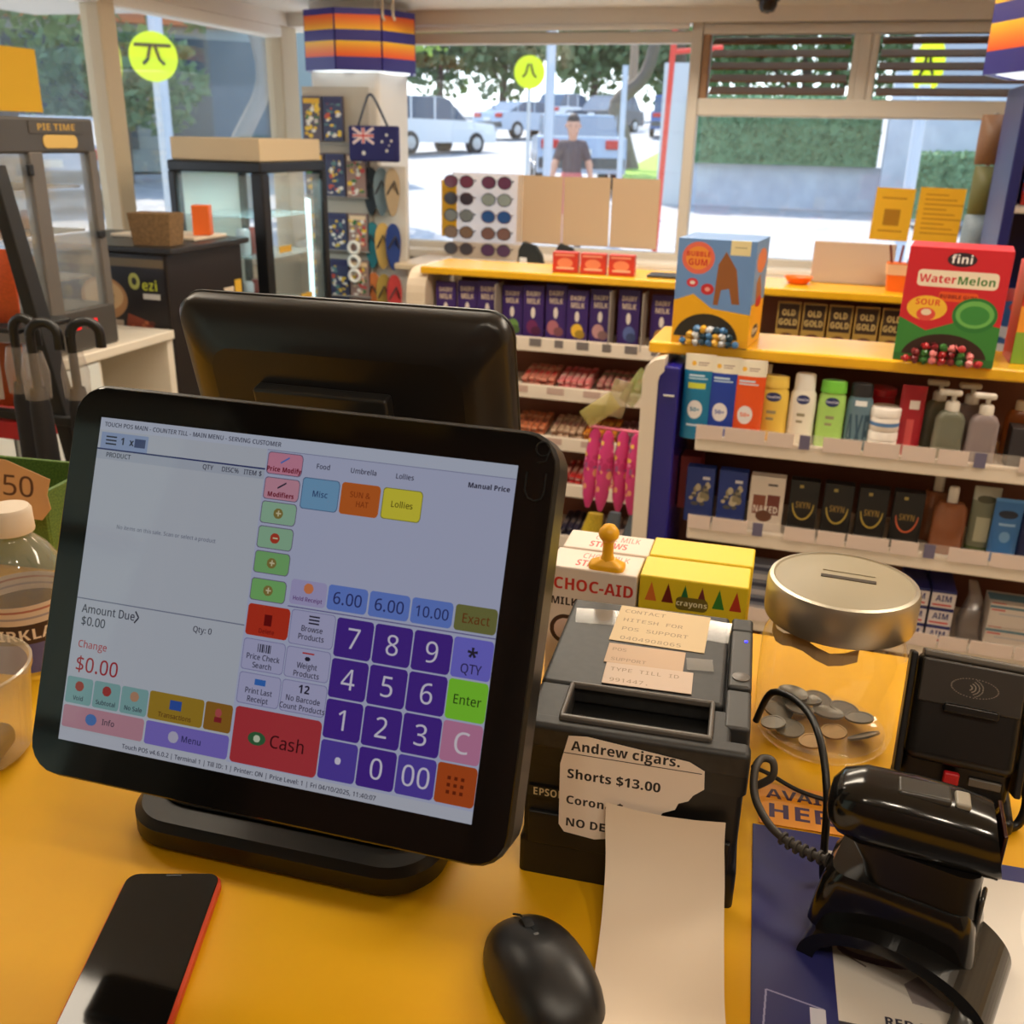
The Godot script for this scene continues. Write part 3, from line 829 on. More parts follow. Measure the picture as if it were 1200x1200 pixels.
	p.rrect(530, 727, 252, 150, 12, C3(196, 62, 70)).ell(602, 804, 26, 18, C3(60, 110, 70)).ell(602, 804, 10, 10, C3(220, 230, 200)).text("Cash", 690, 804, 48, C3(70, 16, 24), .5, 400)
	# quick amounts
	p.rrect(642, 368, 104, 66, 10, C3(186, 180, 226)).ell(694, 388, 14, 14, C3(236, 140, 90)).text("Hold Receipt", 694, 418, 15, C3(90, 40, 110), .5, 400)
	for i in 3: p.rrect(750 + i * 117, 368, 112, 66, 10, C3(112, 144, 232)).text(["6.00", "6.00", "10.00"][i], 806 + i * 117, 402, [44, 44, 38][i], C3(40, 50, 110), .5, 400)
	p.rrect(1102, 368, 112, 66, 10, C3(126, 128, 72)).text("Exact", 1158, 402, 32, C3(120, 60, 24), .5, 400)
	p.rect(640, 440, 576, 3, C3(120, 116, 170))
	# key pad
	var keys = [["7", "8", "9"], ["4", "5", "6"], ["1", "2", "3"], ["•", "0", "00"]]
	for r in 4:
		for c in 3:
			var soft = r == 3 and c != 1
			p.rrect(786 + c * 108, 450 + r * 107, 104, 102, 10, C3(92, 72, 180) if soft else C3(78, 44, 156))
			p.text(keys[r][c], 838 + c * 108, 501 + r * 107, 74, C3(238, 232, 250), .5, 400)
	p.rrect(1109, 450, 106, 102, 10, C3(126, 122, 232)).text("*", 1162, 494, 56, ink).text("QTY", 1162, 528, 32, C3(44, 40, 90), .5, 400)
	p.rrect(1109, 557, 106, 102, 10, C3(142, 226, 58)).text("Enter", 1162, 608, 32, C3(40, 70, 20), .5, 400)
	p.rrect(1109, 664, 106, 102, 10, C3(214, 140, 178)).text("C", 1162, 716, 76, C3(244, 232, 242), .5, 400)
	p.rrect(1109, 771, 106, 102, 10, C3(196, 84, 32))
	for i in 9: p.rect(1138 + (i % 3) * 18, 802 + (i / 3) * 18, 9, 9, C3(120, 40, 12))
	# product tabs
	for i in 4: p.text(["Food", "Umbrella", "Lollies", "Manual Price"][i], [690, 805, 920, 1148][i], 64, 18, ink, .5, 700 if i == 3 else 400)
	p.rrect(636, 96, 108, 84, 10, C3(90, 120, 160)).rrect(638, 98, 104, 80, 9, C3(130, 180, 220)).text("Misc", 690, 138, 22, C3(40, 60, 110), .5, 400)
	p.rrect(749, 96, 110, 84, 10, C3(216, 110, 44)).text("SUN &", 804, 126, 20, C3(150, 60, 20), .5, 400).text("HAT", 812, 150, 20, C3(150, 60, 20), .5, 400)
	p.rrect(866, 96, 110, 82, 10, C3(150, 150, 60)).rrect(868, 98, 106, 78, 9, C3(240, 228, 70)).text("Lollies", 921, 138, 22, C3(90, 80, 20), .5, 400)
	return p.tex()

func place(o, T):
	o.global_transform = T
	return o

func counter_things():
	var yl = grain(M("counter_yellow", Color.WHITE, .45, 0.0, .35), 3, .012, C3(218, 160, 12), C3(226, 170, 20), 1.0)
	var ct = thing("service_counter", "long yellow laminate service counter carrying the till", "counter", V(-.2, 0, -.66))
	part("worktop", rb(V(0, .98, 0), V(3.2, .04, .86), .008), yl, ct)
	part("cabinet", bx(V(0, .48, 0), V(3.1, .96, .76)), M("counter_white", C3(225, 215, 200), .6), ct)
	# ---- till
	var B = Basis(V(.9992, -.0111, -.0386), V(-.0044, .9248, -.3804), V(.0399, .3803, .924)).orthonormalized()
	var T = Transform3D(B, V(-.3189, 1.2533, -.5109))
	var pos = thing("till_terminal", "black touch-screen till with a second display behind it on the yellow counter", "till", V(-.366, 1.0, -.645), 2.4)
	var blk = M("till_black", C3(26, 25, 25), .38)
	var bz = M("bezel_black", C3(12, 11, 11), .07)
	var base = MB.new(); base.xf = Transform3D(Basis(V(1, 0, 0), -PI / 2), V(0, .0135, 0))
	part("base", base.slab(.272, .225, .027, .045, .006, V(0, 0, 0), Rect2(.01, .01, 0, 0), 10), blk, pos)
	var pl = MB.new(); pl.xf = Transform3D(Basis(V(1, 0, 0), -PI / 2), V(0, .029, -.01))
	part("base_plate", pl.slab(.245, .19, .005, .035, .002), M("till_grey", C3(40, 39, 38), .3), pos)
	part("neck", MB.new().loft([_ring(V(0, .028, -.03), .1, .05), _ring(V(.02, .12, -.03), .085, .04), _ring(V(.03, .24, -.005), .08, .04), _ring(V(.03, .31, -.03), .08, .05)]), blk, pos)
	var h = place(part("display_housing", MB.new().slab(.354, .278, .034, .024, .003, V(.001, -.002, -.0185)), M("till_shell", C3(30, 29, 28), .35), pos), T)
	part("bezel_glass", MB.new().slab(.350, .274, .002, .022, .0006, V(.001, -.002, -.0006)), bz, h)
	var sm = M("till_screen", Color(.015, .015, .018), .06)
	sm.emission_enabled = true
	sm.emission_texture = till_screen()
	sm.emission_operator = BaseMaterial3D.EMISSION_OP_MULTIPLY
	sm.emission = Color.WHITE
	sm.emission_energy_multiplier = .42
	part("screen", MB.new().quad(V(-.152, .114, .0009), V(.152, .114, .0009), V(.152, -.114, .0009), V(-.152, -.114, .0009)), sm, h, "lit sales screen with a purple number pad")
	part("rear_shell", rb(V(0, 0, -.045), V(.24, .18, .03), .012), blk, h)
	var pen = M("pen_mark", C3(4, 4, 4), .8)
	part("pen_mark", MB.new().tube(arc(V(.1665, .1262, .0007), .0045, 0, TAU, 16, V(1, 0, 0), V(0, 1, 0)) + [V(.171, .1262, .0007), V(.1695, .119, .0007), V(.164, .117, .0007)], .0006, 5), pen, h, "handwritten nine")
	part("pen_mark", MB.new().tube([V(.158, .111, .0007), V(.158, .099, .0007), V(.1605, .0945, .0007), V(.165, .093, .0007), V(.169, .0945, .0007), V(.1705, .099, .0007), V(.1705, .111, .0007)], .0007, 5), pen, h, "handwritten letter U")
	var T2 = Transform3D(Basis(V(0, 1, 0), deg_to_rad(1)) * Basis(V(1, 0, 0), deg_to_rad(15)), V(-.374, 1.318, -.742))
	var d2 = MB.new()
	var rings = []
	for e in [[.0, -.012, .02], [.0, .0, .02], [.004, .006, .02], [.02, .018, .022], [.035, .021, .022]]:
		var r = PackedVector3Array()
		for q in MB.rr(.296 - 2 * e[0], .212 - 2 * e[0], e[2], 5): r.append(V(q.x, q.y, e[1]))
		rings.append(r)
	var cd = place(part("customer_display", d2.loft(rings), M("till_back", C3(34, 31, 30), .3), pos, "smooth black back of the customer display"), T2)
	part("edge_strip", MB.new().slab(.298, .214, .004, .021, .001, V(0, 0, -.012)), blk, cd)
	part("screen", bx(V(0, 0, -.0145), V(.27, .18, .001)), bz, cd)
	part("bracket", rb(V(-.01, .03, .027), V(.122, .024, .014), .003), M("till_grey"), cd)
	part("arm", MB.new().tube([V(-.01, .01, .03), V(-.005, -.04, .05), V(0, -.09, .085)], .02, 10), blk, cd)
	# ---- phone
	var ph = thing("mobile_phone", "black mobile phone in a red-orange case lying on the yellow counter", "phone", V(-.3975, 1.0, -.433), 19)
	var fl = Transform3D(Basis(V(1, 0, 0), -PI / 2), V(0, .0046, 0))
	var pc = MB.new(); pc.xf = fl
	part("case", pc.slab(.0745, .152, .009, .011, .002), M("phone_case", C3(206, 72, 40), .45), ph)
	pc = MB.new(); pc.xf = fl
	part("screen", pc.slab(.0705, .148, .0012, .009, .0004, V(0, 0, .0052)), M("phone_glass", C3(14, 14, 15), .06), ph)
	pc = MB.new(); pc.xf = fl
	part("earpiece", pc.slab(.012, .0012, .0004, .0005, .0001, V(0, .0715, .006)), M("phone_grey", C3(60, 60, 62), .4), ph)
	# ---- mouse
	var ms = thing("computer_mouse", "black wireless computer mouse beside the curling receipt", "mouse", V(-.124, 1.0, -.498), 40)
	ms.scale = V(1.1, 1.1, 1.1)
	var mr = []
	for e in [[.96, 0.0], [1.0, .05], [.985, .25], [.94, .45], [.86, .64], [.74, .79], [.58, .9], [.4, .965], [.2, .993], [.03, 1.0]]:
		var r = PackedVector3Array()
		for j in 40:
			var b = TAU * j / 40
			var sx = signf(sin(b)) * pow(absf(sin(b)), .82); var cz = signf(cos(b)) * pow(absf(cos(b)), .82)
			var l = cz * e[0]
			var top = .036 - .012 * pow(maxf(-l, 0.0), 1.6) - .006 * pow(maxf(l, 0.0), 2.0)
			r.append(V(sx * .0315 * e[0] * (1.0 + .07 * l), .0015 + top * e[1], l * .054 + .004 * e[1]))
		mr.append(r)
	part("shell", MB.new().loft(mr), M("mouse_black", C3(24, 24, 26), .4), ms)
	var wh = MB.new(); wh.xf = Transform3D(Basis(V(0, 0, 1), PI / 2), V(0, .0268, -.022))
	part("scroll_wheel", wh.lathe(V(0, 0, 0), [Vector2(0, -.003), Vector2(.0075, -.003), Vector2(.0085, 0), Vector2(.0075, .003), Vector2(0, .003)], 20), M("wheel_rubber", C3(14, 14, 15), .7), ms)
	part("button_gap", MB.new().tube([V(0, .0195, -.045), V(0, .0285, -.034), V(0, .034, -.014), V(0, .0366, .002)], .0007, 6), M("gap_black", C3(6, 6, 6), .9), ms)
	part("indicator", rb(V(0, .0352, -.006), V(.004, .002, .008), .0008), M("wheel_grey", C3(84, 86, 88), .4), ms)
	printer()
	scanner()
	jar()
	small_counter()

func _ring(c, w, d, r = .008, k = 3):
	var o = PackedVector3Array()
	for q in MB.rr(w, d, r, k): o.append(c + V(q.x, 0, q.y))
	return o

func printer():
	var t = thing("receipt_printer", "black receipt printer with taped notes on its lid and a white label on its front", "printer", V(-.173, 1.0, -.605), 3.8)
	var bk = grain(M("printer_black", Color.WHITE, .5), 71, .05, C3(30, 30, 30), C3(44, 43, 42), 6.0, false)
	var dk = M("printer_dark", C3(20, 20, 20), .45)
	var md = M("printer_mid", C3(54, 53, 52), .45)
	part("body", MB.new().loft([_rr4(0, .169, 0, -.22, 0), _rr4(0, .169, 0, -.22, .03), _rr4(.002, .167, -.003, -.218, .033), _rr4(.002, .167, -.003, -.218, .1), _rr4(0, .169, .0, -.22, .104), _rr4(0, .169, .0, -.22, .122)]), dk, t)
	# lid: a frame of plates around the paper exit
	part("lid", rb(V(.074, .131, -.141), V(.146, .018, .156), .004), bk, t)
	part("lid_front", rb(V(.0845, .1285, -.0085), V(.169, .0225, .018), .005), bk, t)
	part("lid_cheek", rb(V(.0155, .1295, -.036), V(.029, .02, .055), .004), bk, t)
	part("lid_cheek", rb(V(.146, .1295, -.032), V(.016, .02, .05), .004), bk, t)
	part("paper_exit", bx(V(.083, .112, -.036), V(.108, .012, .052)), M("slot_black", C3(8, 8, 8), .7), t)
	var rim = M("exit_rim", C3(96, 90, 84), .35)
	for s in [[V(.083, .1405, -.012), V(.114, .006, .005)], [V(.083, .1405, -.061), V(.114, .006, .004)], [V(.0275, .1405, -.0365), V(.004, .006, .05)], [V(.1385, .1405, -.0365), V(.004, .006, .05)]]:
		part("exit_rim", rb(s[0], s[1], .002), rim, t)
	part("cutter_bar", rb(V(.083, .128, -.02), V(.106, .01, .008), .002), M("cutter_steel", C3(150, 138, 122), .3, .7), t)
	part("control_panel", rb(V(.1585, .1325, -.142), V(.019, .018, .1), .003), md, t)
	part("open_lever", rb(V(.158, .132, -.061), V(.02, .017, .056), .003), md, t)
	part("power_strip", rb(V(.1585, .131, -.207), V(.019, .018, .025), .003), bk, t)
	var led = M("blue_led", C3(60, 60, 255), .3)
	led.emission_enabled = true; led.emission = Color(.2, .2, 1.0); led.emission_energy_multiplier = 2.0
	part("indicator_light", MB.new().lathe(V(.162, .1412, -.171), [Vector2(.0018, 0), Vector2(.0014, .0012), Vector2(0, .0016)], 10), led, t)
	part("feed_button", MB.new().lathe(V(.159, .1412, -.1076), [Vector2(.0075, 0), Vector2(.0072, .0012), Vector2(.0055, .0018), Vector2(0, .0019)], 20), rim, t)
	var lg = Pn.new(192, 48, C3(20, 20, 20)); lg.text("EPSON", 96, 24, 44, C3(196, 180, 140), .5, 700)
	part("maker_lettering", MB.new().quad(V(.005, .083, -.0006), V(.04, .083, -.0006), V(.04, .073, -.0006), V(.005, .073, -.0006)), MT("epson_print", lg.tex(), .5), t)
	part("lower_cover", rb(V(.0845, .045, -.0012), V(.155, .03, .004), .0015), dk, t)
	# white label on the front (torn at one side)
	var lb = Pn.new(620, 520, C3(236, 222, 208))
	lb.text("Andrew cigars.", 45, 54, 66, C3(40, 34, 34), 0.0, 700).rect(14, 92, 590, 4, C3(60, 50, 50))
	lb.text("Shorts $13.00", 32, 196, 64, C3(30, 26, 26), 0.0, 700).text("Corona $", 32, 332, 60, C3(50, 44, 42), 0.0, 700).text("NO DEBIT", 34, 450, 60, C3(40, 34, 34), 0.0, 700)
	var out = [Vector2(.036, .134), Vector2(.05, .1355), Vector2(.126, .1275), Vector2(.1375, .1215), Vector2(.1385, .106), Vector2(.131, .099), Vector2(.128, .0935), Vector2(.121, .09), Vector2(.119, .084), Vector2(.11, .079), Vector2(.1, .055), Vector2(.06, .044), Vector2(.036, .0465), Vector2(.0315, .053), Vector2(.0305, .108)]
	var lab = MB.new(); lab.xf = Transform3D(Basis.IDENTITY, V(0, 0, .0012))
	part("front_label", lab.extrude(out, 0, .0005), MT("label_print", lb.tex(), .7), t, "white torn label printed Andrew cigars and Shorts $13.00")
	# notes taped to the lid
	for nt in [["note_a", V(.087, .1405, -.178), Vector2(.083, .07), C3(206, 180, 138), ["CONTACT", "HITESH FOR", "POS SUPPORT", "0404908065"], "yellowish handwritten note taped to the back of the printer lid"], ["note_b", V(.079, .1408, -.121), Vector2(.066, .034), C3(196, 164, 134), ["POS", "SUPPORT"], "pinkish handwritten note taped in the middle of the printer lid"], ["note_c", V(.085, .1411, -.087), Vector2(.072, .034), C3(204, 180, 160), ["TYPE TILL ID", "991447."], "pale handwritten note taped just behind the paper exit"]]:
		var np = Pn.new(420, int(420 * nt[2].y / nt[2].x), nt[3])
		for i in nt[4].size(): np.text(nt[4][i], 24 + i * 6, (i + .6) * np.h / nt[4].size(), 46, C3(140, 116, 90), 0.0, 400, "Droid Sans Mono")
		var q = rb(Vector3.ZERO, V(nt[2].x, .0006, nt[2].y), .0002, 1, {"t": Rect2(0, 0, 1, 1)})
		var o = solo("taped_note", q, MT(nt[0], np.tex(), .55), nt[5], "note")
		o.transform = t.transform * Transform3D(Basis(V(0, 1, 0), [-.03, .0, .02][["note_a", "note_b", "note_c"].find(nt[0])]), nt[1])
	var tp = M("clear_tape", C3(150, 145, 138), .12); 
	for s in [[V(.033, .1404, -.186), V(.05, .0004, .03), .12], [V(.137, .1404, -.186), V(.022, .0004, .04), -.06], [V(.125, .1413, -.12), V(.022, .0004, .02), .1]]:
		var o = part("clear_tape", rb(Vector3.ZERO, s[1], .0001, 1), glass("tape_film", C3(210, 205, 195), .1, .1), t)
		o.position = s[0]; o.rotation.y = s[2]
	# receipt
	var pts = [V(.108, .079, .0052), V(.109, .06, .008), V(.112, .035, .017), V(.114, .016, .034), V(.116, .006, .06), V(.118, .004, .1), V(.121, .01, .14), V(.126, .006, .19), V(.13, .003, .25)]
	var sp = smooth(pts, 5)
	var rc = MB.new()
	var lay = []
	for o in [0.0, .0004]:
		var rows = []
		for p in sp: rows.append(PackedVector3Array([p + V(-.0445, o + .0035, 0), p + V(-.022, o + .001, 0), p + V(0, o, 0), p + V(.022, o + .001, 0), p + V(.0445, o + .0035, 0)]))
		lay.append(rows)
	rc.loft(lay[1], false, false)
	var rp = solo("receipt_paper", rc, M("receipt_white", C3(232, 214, 192), .8), "long blank white receipt curling out of the printer onto the counter", "receipt")
	rp.transform = t.transform * Transform3D(Basis.IDENTITY, V(.004, 0, 0))

func _rr4(x0, x1, z0, z1, y):
	var o = PackedVector3Array()
	for q in MB.rr(x1 - x0, z0 - z1, .005, 3): o.append(V((x0 + x1) / 2 + q.x, y, (z0 + z1) / 2 + q.y))
	return o

func scanner():
	var gl = M("scanner_gloss", C3(22, 21, 20), .14)
	var gm = M("scanner_grey", C3(60, 58, 55), .22)
	var t = thing("barcode_scanner", "glossy black barcode scanner resting in an arched stand on the blue poster", "scanner", V(.108, 1.0015, -.618), -14)
	var hr = []
	for e in [[-.062, .006, .0], [-.06, .014, .002], [-.052, .022, .003], [-.036, .0265, .003], [0, .0275, .002], [.035, .027, 0], [.055, .0255, -.002], [.06, .024, -.002]]:
		var r = PackedVector3Array()
		for j in 28:
			var a = TAU * j / 28
			var y = sin(a); var z = cos(a)
			y = signf(y) * pow(absf(y), .75); z = signf(z) * pow(absf(z), .75)
			r.append(V(e[0] + (-.006 * y if e[0] > .03 else 0.0), .112 + e[2] + y * e[1] * .92, z * e[1] * 1.02))
		hr.append(r)
	var hd = part("head", MB.new().loft(hr), gl, t)
	hd.rotation.y = .2; hd.scale = V(.91, 1, 1)
	part("trigger_pad", rb(V(.004, .1375, .003), V(.038, .006, .02), .0028), gm, hd)
	part("light_bar", rb(V(.031, .1366, .003), V(.011, .005, .017), .002), M("scanner_pale", C3(150, 142, 128), .3), hd)
	part("scan_window", rb(V(.0605, .11, 0), V(.003, .036, .042), .001), M("window_red", C3(44, 14, 14), .08), hd)
	part("handle", MB.new().loft([_ring(V(.006, .095, 0), .09, .046, .014), _ring(V(.012, .078, .002), .078, .044, .014), _ring(V(.016, .06, .004), .072, .044, .014), _ring(V(.016, .03, .006), .074, .048, .014)]), M("scanner_dark", C3(15, 14, 14), .3), t)
	var bp = Pn.new(160, 64, C3(70, 67, 62)); bp.text("SCANNER", 80, 32, 30, C3(120, 114, 104))
	var bd = MB.new(); bd.xf = Transform3D(Basis(V(0, 1, 0), PI / 2) * Basis(V(0, 0, 1), PI / 2), V(.0535, .056, .004))
	part("badge", bd.slab(.044, .02, .003, .0095, .001), gm, t)
	part("saddle", MB.new().loft([_ring(V(.002, .018, -.002), .114, .07, .012), _ring(V(.002, .034, -.002), .11, .068, .012), _ring(V(.002, .056, 0), .102, .064, .012), _ring(V(.002, .066, 0), .092, .056, .012)]), gl, t)
	var ar = []
	for i in 41:
		var a = PI - PI * i / 40.0
		ar.append(Vector2(.014 + cos(a) * .065, .0 + sin(a) * .038))
	for i in 41:
		var a = PI * i / 40.0
		ar.append(Vector2(.014 + cos(a) * .053, .0 + sin(a) * .029))
	part("arched_foot", MB.new().extrude(ar, -.03, .048), gl, t).rotation.y = -.08
	part("wing", MB.new().loft([_ring(V(.064, .002, .02), .02, .075, .006), _ring(V(.062, .012, .016), .014, .066, .005), _ring(V(.056, .022, .01), .01, .05, .004)]), gm, t).rotation.y = -.08
	# cables
	var cb = M("cable_black", C3(20, 19, 18), .45)
	solo("printer_cable", MB.new().tube(smooth([V(-.006, 1.062, -.79), V(.005, 1.098, -.783), V(.03, 1.104, -.76), V(.046, 1.1, -.72), V(.056, 1.07, -.687), V(.06, 1.02, -.672), V(.062, 1.005, -.668)], 6), .0032, 8), cb, "black cable looping in front of the coin jar", "cable")
	solo("thin_cable", MB.new().tube(smooth([V(-.004, 1.02, -.78), V(.012, 1.012, -.785), V(.045, 1.006, -.775), V(.1, 1.005, -.77), V(.15, 1.006, -.775)], 6), .002, 8), cb, "thin black cable lying in front of the coin jar", "cable")
	var sc = thing("scanner_cable", "dark grey scanner cable with a ribbed sleeve beside the orange banner", "cable", V(.0, 1.0, -.68))
	var o = V(.0, 1.0, -.68)
	var path = smooth([V(0, 1.055, -.7) - o, V(.013, 1.07, -.697) - o, V(.012, 1.082, -.701) - o, V(.003, 1.084, -.699) - o, V(-.001, 1.08, -.685) - o, V(.002, 1.066, -.671) - o, V(.014, 1.056, -.656) - o, V(.028, 1.052, -.645) - o, V(.044, 1.052, -.636) - o, V(.06, 1.055, -.628) - o], 6)
	part("lead", MB.new().tube(path, .0032, 8), M("cable_grey", C3(66, 60, 54), .5), sc)
	for i in 7:
		var a = path[path.size() - 14 + i * 2]; var b = path[path.size() - 13 + i * 2]
		part("sleeve_rib", MB.new().tube([a, a.lerp(b, .7)], .0055, 8), M("cable_grey"), sc)

func jar():
	var t = thing("coin_jar", "clear coin jar with a brushed silver lid holding loose coins", "jar", V(.056, 1.0, -.889))
	var body = [Vector2(.0, .001), Vector2(.05, .001), Vector2(.06, .003), Vector2(.0655, .01), Vector2(.067, .02), Vector2(.0675, .06), Vector2(.0675, .098), Vector2(.066, .108), Vector2(.0615, .118), Vector2(.0595, .124), Vector2(.0615, .128), Vector2(.0595, .134)]
	part("glass_body", MB.new().lathe(V(0, 0, 0), body, 48), glass("jar_glass", C3(250, 246, 236), .06, .04), t)
	part("floor_glass", MB.new().lathe(V(0, 0, 0), [Vector2(0, .005), Vector2(.052, .006), Vector2(.06, .012)], 40), glass("jar_glass", Color.WHITE, .06), t)
	var lm = M("lid_silver", C3(190, 182, 164), .36, .85)
	var lid = part("lid", MB.new().lathe(V(0, 0, 0), [Vector2(.066, .131), Vector2(.0685, .132), Vector2(.0692, .135), Vector2(.0692, .164), Vector2(.0675, .1685), Vector2(.064, .1695)], 56), lm, t)
	part("lid_top", MB.new().lathe(V(0, 0, 0), [Vector2(.064, .1692), Vector2(.0625, .168), Vector2(.061, .1688), Vector2(0, .169)], 48), M("lid_plastic", C3(160, 148, 122), .5), lid)
	part("coin_slot", rb(V(.004, .1692, -.004), V(.05, .0012, .0065), .0005, 1), M("slot_dark", C3(58, 46, 32), .7), lid).rotation.y = -.05
	part("slot_ridge", rb(V(.004, .1694, -.018), V(.048, .0008, .002), .0004, 1), M("lid_plastic"), lid).rotation.y = -.05
	var g = RandomNumberGenerator.new(); g.seed = 4
	var st = []
	for i in 9:
		var a = lerpf(-.42, .1, i / 8.0) * PI + PI * .0
		st.append(V(sin(a) * .0603, .117 - .004 * sin(i * 1.3), cos(a) * .0603))
	var stp = MB.new()
	for i in 8: stp.quad(st[i] + V(0, .008, 0), st[i + 1] + V(0, .008, 0), st[i + 1] + V(0, -.005, 0), st[i] + V(0, -.005, 0))
	part("tape_remnant", stp, M("old_tape", C3(176, 140, 84), .6), t, "brown strip of old tape round the neck")
	var silver = M("coin_silver", C3(112, 106, 94), .4, .5); var gold = M("coin_gold", C3(140, 108, 60), .4, .5)
	var spots = [[-.042, -.005, .0145], [-.03, .02, .0145], [-.036, -.026, .016], [-.016, -.036, .0155], [-.022, -.01, .0145], [-.004, -.045, .0145], [.006, -.018, .016], [.022, -.036, .0145], [.012, .012, .0125], [.036, -.018, .014], [.04, .01, .0155], [-.008, .036, .0125], [-.046, .02, .012], [-.026, -.028, .0145], [-.03, -.03, .0155]]
	for i in spots.size():
		var s = spots[i]
		var up = .012 + (.006 if i in [4, 13] else .011 if i == 14 else .003 if i % 3 == 0 else .0)
		var c = solo("coin", MB.new().lathe(V(0, 0, 0), [Vector2(0, -.001), Vector2(s[2], -.001), Vector2(s[2], .001), Vector2(s[2] * .86, .001), Vector2(s[2] * .84, .0006), Vector2(0, .0006)], 22), gold if i in [8, 11] else silver, "loose gold-coloured coin in the bottom of the jar" if i in [8, 11] else "loose silver coin in the bottom of the jar", "coin", V(.056 + s[0], 1.0 + up, -.889 + s[1]), 0, "gold coins in the jar" if i in [8, 11] else "silver coins in the jar")
		c.rotation = V(g.randf_range(-.16, .16), g.randf() * 6, g.randf_range(-.16, .16)) + (V(.5, 0, -.35) if i == 10 else Vector3.ZERO)
	# card terminal in its cradle
	var e = thing("card_terminal", "black card payment terminal standing in a cradle beside the coin jar", "card terminal", V(.168, 1.0, -.815), -4)
	var pn = Pn.new(256, 170, C3(58, 55, 52))
	for i in 4:
		for j in 14:
			var a = -1.0 + 2.0 * j / 13.0
			pn.ell(120 + cos(a) * (10 + i * 9), 86 + sin(a) * (10 + i * 9), 2.2, 2.2, C3(150, 142, 130))
	for j in 44:
		var a = TAU * j / 44
		pn.ell(136 + cos(a) * 58, 86 + sin(a) * 36, 2, 2, C3(150, 142, 130))
	var bt = Transform3D(Basis(V(1, 0, 0), -.42), V(0, .083, -.008))
	var bb = MB.new(); bb.xf = bt
	part("body", bb.rbox(V(0, .004, 0), V(.088, .094, .038), .009, 3), M("terminal_black", C3(24, 23, 22), .3), e)
	bb = MB.new(); bb.xf = bt
	part("top_panel", bb.rbox(V(0, .028, .0195), V(.082, .038, .004), .0018, 2, FULL), MT("contactless_print", pn.tex(), .3), e, "grey panel with a contactless symbol")
	bb = MB.new(); bb.xf = bt
	part("paper_cover", bb.rbox(V(0, .051, .004), V(.082, .006, .026), .002), M("terminal_grey", C3(104, 98, 90), .35), e)
	bb = MB.new(); bb.xf = bt
	part("lip", bb.rbox(V(.002, .008, .023), V(.044, .008, .006), .002), M("terminal_black"), e)
	for s in [-1, 1]:
		var cr = MB.new(); cr.xf = bt
		part("cradle_arm", cr.rbox(V(s * .048, -.004, -.002), V(.006, .108, .034), .002), M("cradle_black", C3(18, 17, 17), .4), e)
	part("cradle_foot", rb(V(0, .008, .006), V(.1, .016, .06), .005), M("cradle_black"), e)
	part("cradle_block", rb(V(0, .032, -.002), V(.088, .04, .03), .006), M("cradle_black"), e)
	part("red_tab", rb(V(-.004, .034, .022), V(.013, .02, .006), .002), M("tab_red", C3(190, 26, 36), .4), e, "red plastic tab")
	part("card_slot", rb(V(.024, .034, .0145), V(.026, .008, .003), .001), M("terminal_grey"), e)
	part("side_loop", MB.new().tube(smooth([V(.046, .06, .01), V(.058, .03, .016), V(.055, .006, .02), V(.04, .004, .03)], 5), .004, 8), M("cradle_black"), e)

